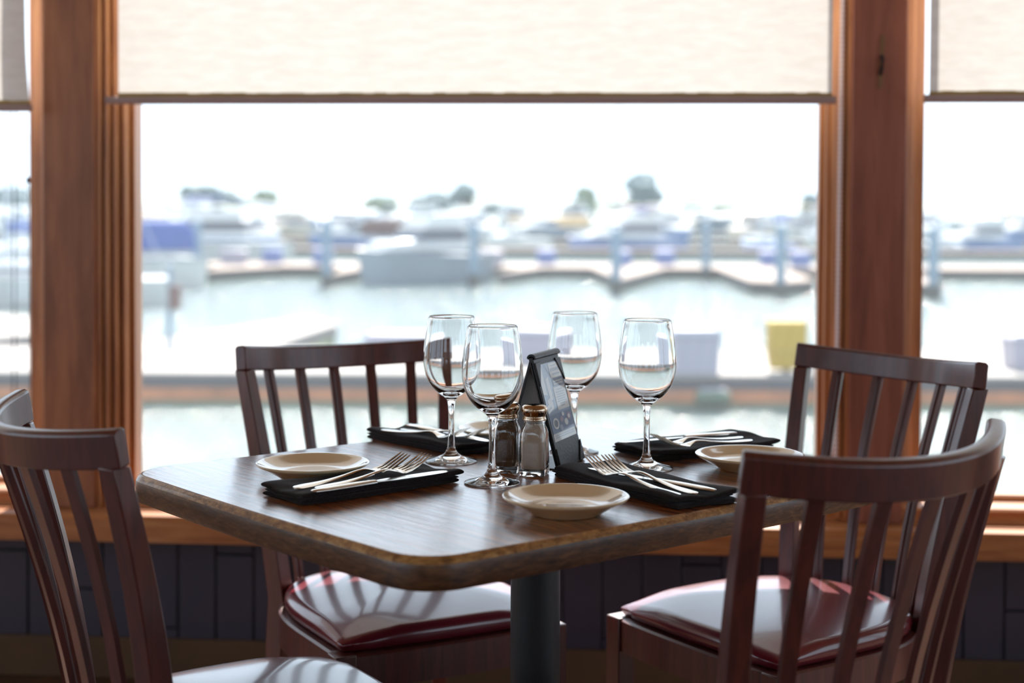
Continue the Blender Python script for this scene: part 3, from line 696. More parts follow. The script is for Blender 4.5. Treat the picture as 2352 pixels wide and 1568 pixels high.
# ------------------------------------------------------------------ salt and pepper
def sring(r_, n, z, rot=0, seg=64):
    out = []
    for k in range(seg):
        a = 2 * pi * k / seg; c_, s_ = cos(a), sin(a)
        q = (abs(c_) ** n + abs(s_) ** n) ** (-1 / n); out.append((r_ * q * c_, r_ * q * s_, z))
    return out
def shaker(loc, rz, content, label, name, fill):
    t = thing(name, label, 'shaker', (*loc, TZ + 0.0003), rz, 'glass shakers with metal caps')
    O_ = [(0.010, 2, 0.003), (0.0150, 5, 0.0012), (0.0175, 7, 0.0), (0.0188, 7, 0.001), (0.0193, 7, 0.004), (0.0192, 7, 0.012), (0.0186, 7, 0.048), (0.0182, 6.5, 0.058), (0.0172, 4.5, 0.0645), (0.0156, 3, 0.0690), (0.0148, 2.2, 0.0715), (0.0146, 2, 0.0745), (0.0160, 2, 0.0755), (0.0160, 2, 0.0770), (0.0146, 2, 0.0780), (0.0144, 2, 0.084)]
    I_ = [(0.0124, 2, 0.084), (0.0124, 2, 0.0745), (0.0132, 2.4, 0.0690), (0.0148, 3.6, 0.0640), (0.0158, 5, 0.058), (0.0162, 6, 0.048), (0.0164, 6, 0.014), (0.0155, 5, 0.0095), (0.010, 3, 0.0105), (0.003, 2, 0.0125)]
    mb = MB(); mb.loft([sring(*p) for p in O_ + I_]); mb.build('glass_body', 'glass', t, smooth=60)
    k_ = 0.0003; zs = [p for p in I_[::-1] if p[2] <= fill + 1e-6]
    mb = MB(); rg = [sring(max(a - k_, 0.001), b, c_ + 0.0004) for a, b, c_ in zs]; last = zs[-1]
    rg.append(sring(max(last[0] - 0.0008, 0.001), last[1], fill + 0.0012)); rg.append(sring(0.004, 2, fill + 0.0025)); mb.loft(rg)
    mb.build('salt_fill' if content == 'salt' else 'pepper_fill', content, t, smooth=60)
    cap = [(0.0146, 0.0775), (0.0168, 0.0778), (0.0170, 0.0800), (0.0162, 0.0812), (0.0158, 0.0835), (0.0162, 0.0852), (0.0180, 0.0885), (0.0188, 0.0915), (0.0184, 0.0945), (0.0168, 0.0972), (0.0140, 0.0990), (0.0100, 0.0998), (0.005, 0.1003), (0, 0.1004)]
    mb = MB(); mb.lathe(cap, seg=64); mb.build('metal_cap', 'cap', t, smooth=70)
    mb = MB()
    for k in range(9):
        a = 2 * pi * k / 8; rr = 0.0 if k == 8 else 0.0055
        mb.lathe([(0, 0.10045), (0.0007, 0.1003), (0.0007, 0.0996)], seg=8, T=Matrix.Translation((rr * cos(a), rr * sin(a), 0.00005 - (0 if k == 8 else 0.0001))))
    mb.build('cap_holes', 'hole', t)
    return t
shaker((0.033, 2.088), radians(-14), 'salt', 'glass shaker of pale salt with a bronze metal cap, beside the menu holder', 'salt_shaker', 0.0745)
shaker((-0.006, 2.112), radians(-10), 'pepper', 'glass shaker of dark ground pepper, behind the nearest wine glass stem', 'pepper_shaker', 0.072)

# ------------------------------------------------------------------ table tent menu holder
MH, MS, ML = 0.164, 0.045, 0.107
mh = thing('menu_holder', 'black leatherette tent stand holding a printed card, standing behind the shakers', 'menu holder', (0.048, 2.187, TZ + 0.0003), radians(68.8))
LP = hypot(MH, MS); tilt = math.atan2(MS, MH)
def panel_T(sgn):
    # local frame: X along ridge, Z up the panel, Y outward
    R = Matrix.Rotation(0 if sgn < 0 else pi, 4, 'Z') @ Matrix.Translation((0, -MS, 0)) @ Matrix.Rotation(-tilt, 4, 'X')
    return R
TF = panel_T(-1); TB_ = panel_T(1)
hx = ML / 2
mb = MB(); mb.box((-hx, -0.0012, 0.0), (hx, 0.0022, LP - 0.003), T=TF); mb.build('front_panel', 'leatherette', mh, bevel=0.0008)
mb = MB(); mb.box((-hx, 0.0034, 0.001), (hx, 0.0056, LP - 0.003), T=TF); mb.build('inner_cover', 'leatherette', mh, bevel=0.0006)
mb = MB(); mb.box((-hx, -0.0012, 0.0), (hx, 0.0030, LP - 0.003), T=TB_); mb.build('back_panel', 'leatherette', mh, bevel=0.0008)
mb = MB(); ring = []
for k in range(9): a = pi * k / 8; ring.append((0.0068 * cos(a), MH - 0.004 + 0.0060 * sin(a)))
ring2 = [(0.0050 * cos(pi * i / 8), MH - 0.006 + 0.0048 * sin(pi * i / 8)) for i in range(8, -1, -1)]
pr = ring + ring2; mb.loft([[(-hx - 0.0005, y, z) for y, z in pr], [(hx + 0.0005, y, z) for y, z in pr]]); mb.build('spine', 'leatherette', mh, smooth=50)
MB().box((-hx + 0.002, -MS + 0.002, 0.0), (hx - 0.002, MS - 0.002, 0.0016)).build('base_flap', 'leatherette', mh)
# corner tabs
CT = 0.026
for sx in (-1, 1):
    for top_ in (0, 1):
        z0 = LP - 0.012 if top_ else 0.001; sgn = -1 if top_ else 1; c_ = CT * (1.35 if top_ else 1.15)
        tri = [(sx * hx, z0), (sx * (hx - CT * 0.85), z0), (sx * hx, z0 + sgn * c_)]
        if sx < 0: tri = tri[::-1]
        mm = MB(); mm.loft([[(x, -0.0012, z) for x, z in tri], [(x, -0.0034, z) for x, z in tri]], T=TF); mm.build('corner_tab', 'leatherette', mh, bevel=0.0005)
# printed card, tucked under the corners
mb = MB(); cz0, cz1 = 0.040, LP - 0.016; cw = hx - 0.006; y_ = -0.0014
def patch(x0, x1, z0, z1, m, lv=1, skew=0.0):
    """fractions of the card: x from left as one reads it, z from the bottom"""
    X = lambda f: lerp(-cw, cw, f); Z = lambda f: lerp(cz0, cz1, f); y = y_ - 0.00012 * lv
    mb.add([(X(x0), y, Z(z0)), (X(x1), y, Z(z0 + skew)), (X(x1), y, Z(z1 + skew)), (X(x0), y, Z(z1))], [(0, 1, 2, 3)], m, T=TF)
mb.box((-cw, y_, cz0), (cw, y_ + 0.0002, cz1), 'card_grey', T=TF)
patch(0.0, 1.0, 0.10, 1.0, 'card_blue', 1)
patch(0.0, 0.16, 0.62, 0.99, 'card_pale', 2, -0.02); patch(0.16, 0.34, 0.60, 0.98, 'card_blue', 2); patch(0.22, 0.36, 0.50, 0.80, 'card_pale', 3, 0.03)
patch(0.48, 0.98, 0.79, 0.985, 'card_pale', 3)
patch(0.56, 0.80, 0.945, 0.955, 'card_ink', 4)
for k in range(6): patch(0.53 + 0.066 * k, 0.575 + 0.066 * k, 0.875, 0.918, 'card_ink', 4)
for k in range(7): patch(0.56 + 0.05 * k, 0.595 + 0.05 * k, 0.825, 0.85, 'card_ink', 4)
patch(0.50, 0.99, 0.68, 0.78, 'card_navy', 3)
for z in (0.735, 0.70):
    for k in range(6): patch(0.54 + 0.07 * k, 0.59 + 0.07 * k, z, z + 0.018, 'card_pale', 4)
patch(0.46, 0.99, 0.37, 0.67, 'card_pale', 3)
for z, a, b in ((0.625, 0.6, 0.85), (0.59, 0.53, 0.92), (0.56, 0.56, 0.88), (0.53, 0.52, 0.93), (0.50, 0.55, 0.9), (0.47, 0.52, 0.93), (0.44, 0.6, 0.85), (0.41, 0.62, 0.8)): patch(a, b, z, z + 0.012, 'card_ink', 4)
patch(0.02, 0.30, 0.36, 0.46, 'card_pale', 2, 0.05); patch(0.10, 0.24, 0.47, 0.53, 'card_pale', 2, 0.03); patch(0.05, 0.2, 0.395, 0.42, 'card_ink', 3, 0.03)
patch(0.0, 1.0, 0.10, 0.34, 'card_navy', 2)
for cx_, cz_, rx, m in ((0.22, 0.22, 0.13, 'card_pale'), (0.22, 0.22, 0.09, 'card_ink'), (0.50, 0.25, 0.07, 'card_red'), (0.68, 0.2, 0.08, 'card_pale'), (0.84, 0.26, 0.09, 'card_red'), (0.84, 0.26, 0.05, 'card_pale'), (0.42, 0.15, 0.07, 'card_ink'), (0.6, 0.31, 0.05, 'card_pale')):
    lv = 4 if rx > 0.06 else 5
    pts = [(lerp(-cw, cw, cx_ + rx * cos(2 * pi * k / 20)), y_ - 0.00012 * lv, lerp(cz0, cz1, cz_ + rx * 0.55 * sin(2 * pi * k / 20))) for k in range(20)]
    mb.add(pts, [tuple(range(20))], m, T=TF)
for z in (0.065, 0.04): patch(0.08, 0.92, z, z + 0.010, 'card_ink', 2)
mb.build('printed_card', None, mh, smooth=0)

# ------------------------------------------------------------------ harbour
WZ = -1.98
mb = MB(); mb.add([(-1500, 4.3, WZ), (1500, 4.3, WZ), (2500, 4000, WZ), (-2500, 4000, WZ)], [(0, 1, 2, 3)])
o = mb.build('harbour_water', 'water', smooth=0); tag(o, 'rippled pale green harbour water spreading out beyond the windows', 'water', kind='stuff')
# building base under the windows, down to the water
o = MB().box((-6, 0.13, -3.2), (6, 0.3, 0.33)).build('wall_outside', 'post_wood'); wplace(o); struct(o)
o = MB().box((-6, -7.5, -3.2), (6, 0.3, -0.06)).build('wall_foundation', 'piling'); wplace(o); struct(o)
o = MB().box((-6, -0.02, CE + 0.1), (6, 0.45, CE + 0.2)).build('roof_edge', 'roof'); wplace(o); o.name = 'trim_14'; struct(o)

def dock(name, label, poly, z=-1.48, th=0.5, deckm='deck', side='rust', cat='dock', planks=None):
    t = thing(name, label, cat, (0, 0, 0))
    mb = MB(); mb.prism(poly, z - 0.06, z, deckm)
    mb.build('deck', None, t, bevel=0.01)
    def off(d):
        cx = sum(p[0] for p in poly) / len(poly); cy_ = sum(p[1] for p in poly) / len(poly)
        return [(p[0] + (cx - p[0]) * d / max(1e-3, hypot(cx - p[0], cy_ - p[1])), p[1] + (cy_ - p[1]) * d / max(1e-3, hypot(cx - p[0], cy_ - p[1]))) for p in poly]
    mb = MB(); mb.prism(off(0.02), z - 0.24, z - 0.06); mb.build('waler', 'waler', t)
    mb = MB(); mb.prism(off(0.10), z - th + 0.06, z - 0.24); mb.build('float', side, t)
    mb = MB(); mb.prism(off(0.12), z - th - 0.25, z - th + 0.06); mb.build('weed_band', 'algae', t)
    return t
dock('promenade_dock', 'long pale dock close to the windows with a rusty side', [(-40, 23.4), (40, 23.4), (40, 27.9), (-40, 27.9)])
dock('finger_dock', 'pale finger dock running out diagonally at left from the near dock', [(-7.6, 27.9), (-4.6, 27.9), (-3.95, 33.6), (-4.9, 35.8)], side='algae')
dock('finger_dock', 'finger dock angling away behind the left window', [(-16.5, 27.9), (-11.4, 27.9), (-9.2, 31.0), (-9.9, 34.6), (-14, 37)], side='algae')
dock('finger_dock', 'finger dock beyond the right window carrying a white dock box', [(8.3, 27.9), (14, 27.9), (14, 36), (10.2, 32.6)], side='algae')
dock('walkway_dock', 'distant main walkway dock crossing the whole harbour view', [(-45, 67.2), (45, 67.2), (45, 72.5), (-45, 72.5)], deckm='deck_far', side='waler')
piles = [(-13.0, 61.0, 0.55), (-7.3, 58.2, 0.45), (-1.55, 59.9, 0.6), (3.9, 55.3, 0.75), (8.75, 66.6, 0.55), (9.75, 53.6, 0.55), (15.0, 52.6, 0.6), (-20.5, 60, 0.5), (21.5, 60, 0.5)]
gus = [([(-12.9, 61.6), (-10.4, 67.2), (-13.2, 67.2)], 'far left'), ([(-7.2, 59.0), (-6.2, 67.2), (-7.7, 67.2)], 'left of the white cruiser'), ([(-0.6, 60.6), (1.4, 67.2), (0.4, 67.2)], 'right of the white cruiser'),
       ([(4.1, 56.0), (7.0, 67.2), (3.6, 67.2)], 'at the middle right'), ([(8.9, 55.3), (9.9, 54.2), (11.6, 56.5), (12.2, 67.2), (9.3, 67.2)], 'beside the yellow box'), ([(14.6, 53.4), (16.0, 54.8), (17.6, 67.2), (14.7, 67.2)], 'seen through the right window')]
for poly, w_ in gus: dock('finger_dock', 'short pointed finger dock off the distant walkway, ' + w_, poly, deckm='deck_far', side='waler')
random.seed(11)
plab = ['left end of the middle window', 'second from left in the middle window', 'touching the big white cruiser', 'at the middle right, thickest', 'behind the walkway edge at right', 'above the yellow box', 'just right of the reddish post', 'beyond the left window', 'beyond the far right edge']
for (x, y, h), lb in zip(piles, plab):
    t = thing('mooring_piling', 'blue grey mooring piling ' + lb, 'piling', (x, y, WZ), 0, 'mooring pilings along the distant walkway')
    T = Matrix.Identity(4)
    MB().lathe([(0, 0.3), (0.20, 0.3), (0.19, 3.05 - h), (0.17, 3.1 - h), (0, 3.25 - h)], seg=20).build('pile', 'piling', t)
    MB().lathe([(0.0, -0.5), (0.235, -0.5), (0.225, 0.42), (0.2, 0.5), (0.0, 0.5)], seg=20).build('tide_collar', 'pile_foot', t)
t = thing('mooring_piling', 'thin bare blue grey pole standing by the near left dock', 'piling', (-6.25, 27.0, -1.48)); MB().lathe([(0, 0.0), (0.06, 0.0), (0.05, 1.55), (0, 1.6)], seg=14).build('pile', 'piling', t)
MB().box((-0.02, -0.08, 0.75), (0.20, 0.08, 1.20)).build('rope_hook_board', 'canvas_brown', t, bevel=0.03)

def dockbox(label, x, y, z, w_, d_, h_, mat='box', rz=0, name='dock_box', group='dock boxes on the docks'):
    t = thing(name, label, 'dock box', (x, y, z), rz, group)
    mb = MB(); mb.loft([[(-w_ / 2 * k, -d_ / 2 * k, zz), (w_ / 2 * k, -d_ / 2 * k, zz), (w_ / 2 * k, d_ / 2 * k, zz), (-w_ / 2 * k, d_ / 2 * k, zz)] for k, zz in ((0.93, 0), (1, h_ * 0.78))]); mb.build('box_body', mat, t, bevel=0.02)
    mb = MB(); mb.loft([[(-w_ / 2 * k, -d_ / 2 * k, zz), (w_ / 2 * k, -d_ / 2 * k, zz), (w_ / 2 * k, d_ / 2 * k, zz), (-w_ / 2 * k, d_ / 2 * k, zz)] for k, zz in ((1.05, h_ * 0.78), (1.05, h_ * 0.86), (0.9, h_ * 0.97), (0.6, h_))]); mb.build('lid', mat, t, bevel=0.015)
    return t
DZ = -1.48
dockbox('white dock box on the near dock, right of the lone wine glass', 2.95, 23.75, DZ, 0.76, 0.6, 0.74)
dockbox('white dock box on the near dock, above the left chair rail', -1.95, 25.6, DZ, 1.15, 0.7, 0.48)
dockbox('white dock box on the near dock, between the two middle wine glasses', 0.50, 25.2, DZ, 0.95, 0.7, 0.62)
dockbox('white dock box seen through the right window at the frame edge', 8.80, 24.6, DZ, 1.1, 0.7, 0.62)
for x, y, m, lb in ((-11.4, 70.4, 'box_blue', 'far left'), (-8.9, 69.6, 'box_blue', 'left of the second piling'), (1.65, 71.0, 'box_blue', 'right of the white cruiser'), (5.1, 69.0, 'box_blue', 'right of the thickest piling'), (7.35, 71, 'box_blue', 'at right, near glinting water'), (12.2, 70, 'box_blue', 'above the yellow box'), (13.5, 69.2, 'box_blue', 'beside the reddish post'), (-12.9, 68.6, 'box', 'by the first piling'), (-1.0, 69, 'box', 'behind the third piling')):
    dockbox(('small blue dock box' if m == 'box_blue' else 'small white dock box') + ' on the distant walkway, ' + lb, x, y, DZ, 0.9 if m == 'box_blue' else 1.2, 0.6, 0.72, m)
# yellow cabinet with the white drum at its foot
t = thing('dock_cabinet', 'bright yellow tall cabinet standing on the near dock at right', 'cabinet', (4.44, 23.85, DZ))
mb = MB(); mb.loft([[(-0.31 * k, -0.2 * k, z), (0.31 * k, -0.2 * k, z), (0.31 * k, 0.2 * k, z), (-0.31 * k, 0.2 * k, z)] for k, z in ((0.86, 0.06), (0.93, 0.22), (1.0, 0.38), (1.0, 0.82), (0.97, 0.85))]); mb.build('cabinet_body', 'yellow', t, bevel=0.03)
MB().box((-0.06, -0.05, 0), (0.06, 0.05, 0.10)).build('pedestal', 'waler', t)
MB().box((-0.26, -0.212, 0.34), (0.26, -0.198, 0.77)).build('cabinet_door', 'yellow', t, bevel=0.01)
t = thing('mooring_buoy', 'rounded white mooring buoy lying at the foot of the yellow cabinet', 'buoy', (5.04, 23.66, DZ))
MB().lathe([(0, 0), (0.2, 0.02), (0.28, 0.10), (0.29, 0.18), (0.22, 0.28), (0.08, 0.34), (0, 0.35)], seg=24).build('buoy_body', 'box', t); MB().tube([(0, 0, 0.34), (0.03, 0, 0.40), (0.0, 0, 0.44), (-0.03, 0, 0.40), (0, 0, 0.34)], 0.012, seg=6).build('ring', 'alu', t)
# float tank under the dock edge
t = thing('fender_float', 'dark green fender float with a pale top hung under the near dock edge', 'fender', (3.16, 23.1, WZ + 0.17))
mb = MB(); ring = lambda x, k: [(x, 0.14 * k * cos(a), 0.13 * k * sin(a)) for a in [2 * pi * q / 14 for q in range(14)]]
mb.loft([ring(-0.28, 0.5), ring(-0.25, 0.85), ring(-0.18, 1), ring(0.18, 1), ring(0.25, 0.85), ring(0.28, 0.5)]); mb.build('float_body', simple('dark_green_float', lin(62, 84, 66), 0.6), t)
MB().box((-0.2, -0.05, 0.11), (0.2, 0.05, 0.15)).build('strap', 'box', t, bevel=0.01)

# ---- boats. local: bow +x, water line z = 0
def hull_rings(L, B, H, n=16, flare=1.0):
    rings = []
    for i in range(n + 1):
        t = i / n; x = -L / 2 + L * t
        bw = B / 2 * (1 - max(0, (t - 0.45) / 0.55) ** 2.3) * (0.92 + 0.08 * min(1, t * 4)); bw = max(bw, 0.03)
        sh = H * (0.78 + 0.30 * max(0, t - 0.2) ** 1.5)
        k = 0.80 - 0.35 * max(0, (t - 0.5) / 0.5); xo = L * 0.06 * max(0, (t - 0.8) / 0.2)
        rings.append([(x - xo, -bw * k * 0.9, -0.25), (x - xo * 0.5, -bw * (k * 0.5 + 0.45), sh * 0.3), (x, -bw, sh), (x, -bw + min(0.08, bw * 0.6), sh + 0.02), (x, bw - min(0.08, bw * 0.6), sh + 0.02), (x, bw, sh), (x - xo * 0.5, bw * (k * 0.5 + 0.45), sh * 0.3), (x - xo, bw * k * 0.9, -0.25)])
    return rings
def block(sections, mat, name, parent, bevel=0.04):
    """sections: (x0, x1, half width, z) going up"""
    mb = MB(); mb.loft([[(a, -w_, z), (b, -w_, z), (b, w_, z), (a, w_, z)] for a, b, w_, z in sections]); return mb.build(name, mat, parent, smooth=30, bevel=bevel)
def cruiser(label, x, y, rz, L=8.0, B=2.8, H=1.15, hull='gel', top='gel', canvas=None, fly=True, arch=True, name='cabin_cruiser'):
    t = thing(name, label, 'boat', (x, y, WZ), rz, None)
    mb = MB(); mb.loft(hull_rings(L, B, H)); mb.build('hull', hull, t, smooth=40)
    mb = MB(); rub = []
    for i in range(0, 15):
        q = hull_rings(L, B, H, 16)[i]; rub.append(q[2])
    mb.tube(rub, 0.05, seg=6); mb.tube([(p[0], -p[1], p[2]) for p in rub], 0.05, seg=6); mb.build('rub_rail', 'canvas_grey', t)
    h = H * 0.95
    block([(-L * 0.12, L * 0.34, B * 0.33, h), (-L * 0.12, L * 0.30, B * 0.30, h + 0.32), (-L * 0.12, L * 0.22, B * 0.26, h + 0.42)], top, 'foredeck_cabin', t)
    z = h + 0.34
    block([(-L * 0.30, L * 0.16, B * 0.36, h), (-L * 0.30, L * 0.14, B * 0.35, z)], top, 'cabin', t)
    block([(-L * 0.28, L * 0.145, B * 0.345, z), (-L * 0.27, L * 0.05, B * 0.32, z + 0.55)], 'tint', 'windshield', t, 0.02)
    block([(-L * 0.30, L * 0.065, B * 0.35, z + 0.55), (-L * 0.30, L * 0.05, B * 0.34, z + 0.65)], top, 'cabin_roof', t)
    if fly:
        block([(-L * 0.26, L * 0.03, B * 0.30, z + 0.65), (-L * 0.26, -L * 0.01, B * 0.29, z + 1.15)], top, 'flybridge', t)
        if canvas: block([(-L * 0.27, -L * 0.00, B * 0.31, z + 1.75), (-L * 0.25, -L * 0.02, B * 0.28, z + 1.88)], canvas, 'bimini_top', t)
        mb = MB()
        for sx in (-0.25, -0.03):
            for sy in (-1, 1): mb.tube([(L * sx, sy * B * 0.28, z + 1.1), (L * sx, sy * B * 0.29, z + 1.78)], 0.025, seg=6)
        mb.build('bimini_frame', 'alu', t)
    elif canvas:
        block([(-L * 0.46, -L * 0.02, B * 0.40, h + 0.05), (-L * 0.45, -L * 0.04, B * 0.38, h + 0.9), (-L * 0.42, -L * 0.08, B * 0.33, h + 1.2)], canvas, 'canvas_cover', t, 0.08)
    mb = MB(); pts = []
    for k in range(9):
        a = k / 8; i = int(lerp(8, 15, a)); q = hull_rings(L, B, H)[i][2]; pts.append((q[0], q[1] * 0.95, q[2] + 0.45))
    mb.tube(pts, 0.018, seg=5); mb.tube([(p[0], -p[1], p[2]) for p in pts], 0.018, seg=5)
    for k in range(0, 9, 2):
        p = pts[k]; mb.tube([p, (p[0], p[1], p[2] - 0.45)], 0.014, seg=5); mb.tube([(p[0], -p[1], p[2]), (p[0], -p[1], p[2] - 0.45)], 0.014, seg=5)
    mb.build('bow_rail', 'alu', t)
    return t
def sailboat(label, x, y, rz, L=8.5, B=2.7, H=1.0, hull='gel', cover='canvas_navy', mast=11.0):
    t = thing('sailboat', label, 'boat', (x, y, WZ), rz)
    mb = MB(); mb.loft(hull_rings(L, B, H)); mb.build('hull', hull, t, smooth=40)
    block([(-L * 0.14, L * 0.26, B * 0.28, H * 0.9), (-L * 0.13, L * 0.24, B * 0.26, H * 0.9 + 0.28), (-L * 0.12, L * 0.20, B * 0.22, H * 0.9 + 0.4)], 'gel', 'cabin', t)
    block([(-L * 0.11, L * 0.2, B * 0.275, H * 0.9 + 0.10), (-L * 0.11, L * 0.19, B * 0.268, H * 0.9 + 0.22)], 'tint', 'cabin_window', t, 0.01)
    MB().lathe([(0, 0), (0.07, 0), (0.045, mast), (0, mast)], seg=10, T=Matrix.Translation((L * 0.1, 0, H))).build('mast', 'alu', t)
    MB().tube([(L * 0.1, 0, H + 1.1), (-L * 0.34, 0, H + 1.15)], 0.05, seg=8).build('boom', 'alu', t)
    MB().tube([(L * 0.09, 0, H + 1.4), (0, 0, H + 1.32), (-L * 0.33, 0, H + 1.25)], [0.17, 0.16, 0.09], seg=10).build('sail_cover', cover, t)
    mb = MB(); m_ = (L * 0.1, 0, H + mast)
    for q in ((L * 0.5, 0, H + 0.1), (-L * 0.48, 0, H)): mb.tube([m_, q], 0.012, seg=4)
    for sy in (-1, 1): mb.tube([m_, (L * 0.08, sy * B * 0.45, H)], 0.012, seg=4)
    mb.build('rigging', 'alu', t)
    return t
# the big cruiser in front
cruiser('big white motor cruiser lying at the distant walkway, bow to the left', -3.9, 62.0, radians(222), 6.4, 2.7, 1.5, 'gel_grey', 'gel', None, True)
cruiser('white launch with a blue hull and blue cover, beyond the left window', -16.4, 55.5, radians(215), 9.5, 3.0, 1.5, 'gel', 'gel', 'canvas_navy', False)
sailboat('white sailboat with a blue sail cover, at the left edge window', -15.2, 47.0, radians(190), 8.5, 2.6, 1.1, 'gel', 'canvas_navy')
cruiser('large white cruiser with blue canvas, at the left end of the middle window', -17.6, 80, radians(200), 11.0, 3.6, 1.6, 'gel', 'gel', 'canvas_navy', True)
cruiser('boat with a tall brown canvas cabin on a blue hull', -11.6, 112, radians(185), 7.6, 3.2, 1.2, 'gel_blue', 'gel', 'canvas_brown', False)
cruiser('cruiser with a maroon and grey cover near the thickest piling', 7.9, 104, radians(200), 8.6, 3.2, 1.3, 'gel_blue', 'gel', 'canvas_red', True)
random.seed(23)
hulls = ['gel', 'gel', 'gel_cream', 'gel_grey', 'gel_blue', 'gel']; canv = ['canvas_navy', 'canvas_grey', 'canvas_white', 'canvas_tan', 'canvas_brown', 'canvas_white', 'canvas_grey']
cw_ = {'canvas_navy': 'navy', 'canvas_grey': 'grey', 'canvas_white': 'white', 'canvas_tan': 'tan', 'canvas_brown': 'brown', 'canvas_red': 'maroon'}
hw_ = {'gel': 'white', 'gel_cream': 'cream', 'gel_grey': 'grey', 'gel_blue': 'blue'}
ordn = ['first', 'second', 'third', 'fourth', 'fifth', 'sixth', 'seventh', 'eighth', 'ninth', 'tenth', 'eleventh', 'twelfth', 'thirteenth', 'fourteenth', 'fifteenth', 'sixteenth', 'seventeenth', 'eighteenth', 'nineteenth', 'twentieth']
for row, d, sc, n in (('nearest', 108, 0.95, 13), ('middle', 140, 1.15, 16), ('rear', 185, 1.5, 16), ('farthest', 232, 1.9, 17)):
    half = d * 0.37; k = 0
    for i in range(n):
        x = lerp(-half, half, (i + 0.5) / n) + random.uniform(-0.5, 0.5); y = d + (0 if i % 2 else 9 * sc) + random.uniform(-1, 1)
        if row == 'nearest' and (abs(x + 11.6) < 5.5 or abs(x - 7.9) < 5.5): continue
        rz = radians(random.choice([215, 235, 250, 262, 280, 295, 80, 100, 245])) ; h = random.choice(hulls); c = random.choice(canv)
        if random.random() < 0.28:
            sailboat('%s sailboat with %s sail cover, %s boat from left in the %s row' % (hw_[h], cw_[c], ordn[k], row), x, y, rz, 8.5 * sc, 2.7 * sc, 1.05 * sc, h, c, random.uniform(9, 13))
        else:
            fly = random.random() < 0.55
            cruiser('%s cruiser with %s canvas, %s boat from left in the %s row' % (hw_[h], cw_[c], ordn[k], row), x, y, rz, random.uniform(7, 9.5) * sc, random.uniform(2.7, 3.2) * sc, random.uniform(1.1, 1.35) * sc, h, 'gel' if h != 'gel_cream' else 'gel_cream', c, fly)
        k += 1
# floating docks between the rows
for y, lb in ((98, 'nearest'), (127, 'middle'), (168, 'rear')):
    dock('walkway_dock', 'far walkway dock lying before the %s row of moored boats' % lb, [(-90, y), (90, y), (90, y + 3), (-90, y + 3)], deckm='deck_far', side='waler')

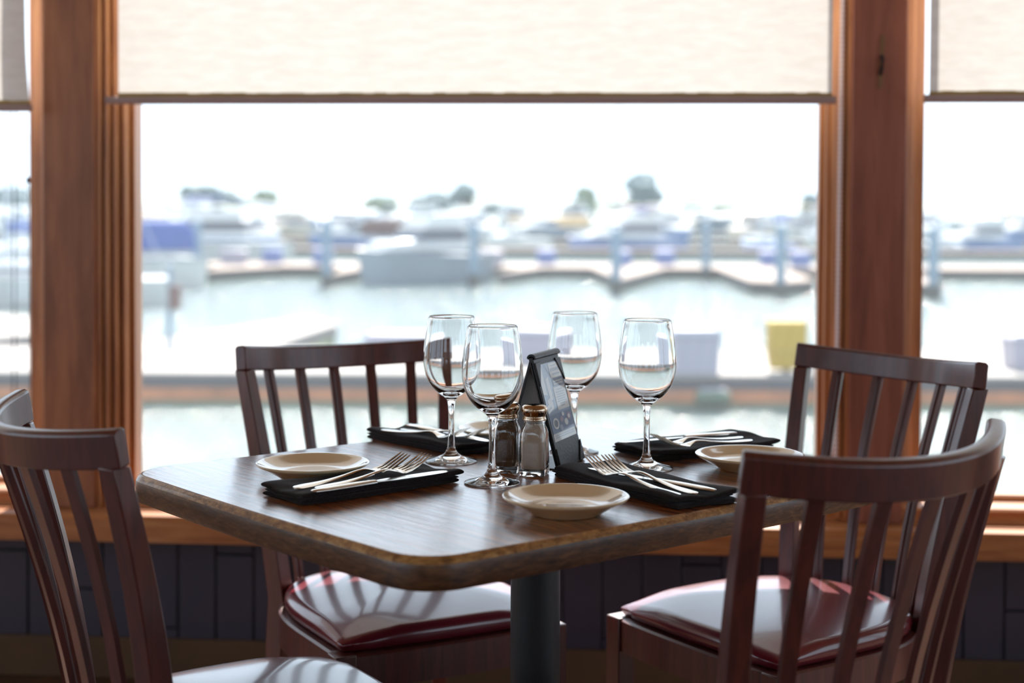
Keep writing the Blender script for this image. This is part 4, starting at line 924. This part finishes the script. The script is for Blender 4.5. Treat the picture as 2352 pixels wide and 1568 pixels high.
# ---- far shore and trees
mb = MB(); random.seed(4); rows = []
for j, (yy, hh) in enumerate(((270, -0.3), (290, 1.0), (330, 3.0), (400, 5.6), (600, 5.0))):
    rows.append([(x, yy + random.uniform(-4, 4), WZ + hh + random.uniform(0, 0.7) * j * (j > 0)) for x in range(-340, 341, 5)])
mb.loft(rows, closed=False, cap=False); o = mb.build('far_shore', 'bank', smooth=60); o.name = 'trim_15'; o.name = 'ground_shore'; struct(o)
def tree(label, x, y, h, w_, mat='leaf', trunk=0.3, seed=0, z0=None, flat=1.0):
    rnd = random.Random(seed); z0 = WZ + 1.0 if z0 is None else z0
    t = thing('shore_tree', label, 'tree', (x, y, z0))
    mb = MB()
    for k in range(20):
        a = rnd.uniform(0, 2 * pi); rr = rnd.uniform(0, 0.36) * w_; cz = lerp(h * 0.10, h * 0.86, ((k * 7) % 20) / 19); rad = min(w_ * rnd.uniform(0.17, 0.26), max(h - cz, 0.1 * h) / 0.72)
        rr *= 1 - 0.5 * (cz / h) ** 2
        c = Vector((rr * cos(a), rr * sin(a), cz)); seg, st = 12, 8; vs = []; fs = []
        prof = []
        for i in range(st + 1):
            ph = pi * i / st; row = []
            for j in range(seg):
                th = 2 * pi * j / seg; rj = rad * (1 + rnd.uniform(-0.18, 0.22)) if 0 < i < st else rad
                row.append((c.x + rj * sin(ph) * cos(th), c.y + rj * sin(ph) * sin(th), c.z + rj * 0.75 * flat * -cos(ph)))
            prof.append(row)
        mb.loft(prof)
    mb.build('foliage', mat, t, smooth=0)
    mb = MB(); mb.tube([(0, 0, -0.5), (0.02 * w_, 0, h * trunk), (0, 0, h * 0.65)], [0.04 * w_, 0.03 * w_, 0.012 * w_], seg=8); mb.build('trunk', 'bark', t)
for i, (px, ytop, wpx, d, m, lb) in enumerate([
    (462, 428, 80, 300, 'leaf2', 'broad dark far shore tree, leftmost in the middle window'), (530, 440, 60, 300, 'leaf', 'low far shore tree, second from left in the middle window'), (597, 438, 60, 300, 'leaf', 'flat topped far shore tree, third from left in the middle window'),
    (870, 452, 70, 300, 'leaf', 'low far shore tree behind the brown canvas cabin'), (995, 444, 80, 300, 'leaf2', 'far shore tree behind the big white cruiser, left one'), (1060, 420, 60, 300, 'leaf2', 'taller far shore tree behind the big white cruiser'),
    (1135, 466, 50, 300, 'leaf2', 'small far shore tree right of the big white cruiser'), (1175, 470, 50, 300, 'leaf2', 'small rounded far shore tree, left of the lone thin crown'), (1222, 458, 42, 300, 'leaf', 'small isolated far shore tree near the centre'),
    (1340, 426, 58, 300, 'leaf', 'upright far shore tree left of the tallest tree'), (1400, 462, 80, 300, 'leaf', 'low scrubby far shore tree below the tallest tree'), (1478, 395, 76, 300, 'leaf2', 'tallest far shore tree, dark crown above the marina'),
    (1590, 462, 60, 300, 'leaf', 'rounded far shore tree, left of a pair at right'), (1655, 466, 70, 300, 'leaf', 'rounded far shore tree, right of a pair at right'), (1745, 500, 60, 300, 'leaf2', 'low hazy far shore tree near the right window edge'), (1865, 440, 50, 260, 'leaf2', 'dark far shore tree at the right edge of the middle window'),
    (30, 435, 90, 300, 'leaf2', 'dark far shore tree seen through the left window'), (2180, 492, 60, 340, 'leaf2', 'low far shore tree in the right window, left one'), (2225, 490, 50, 340, 'leaf2', 'low far shore tree in the right window, middle one'), (2295, 484, 50, 340, 'leaf', 'low far shore tree in the right window, right one')]):
    d = d + 26 * (i % 3); x = (px - 1176) / 3397 * d; ztop = 1.125 + (482 - ytop) / 3397 * d; wm = wpx / 3397 * d * 1.5
    tree(lb, x, d, ztop - (WZ + 1.0), wm, m, 0.25, i + 1)
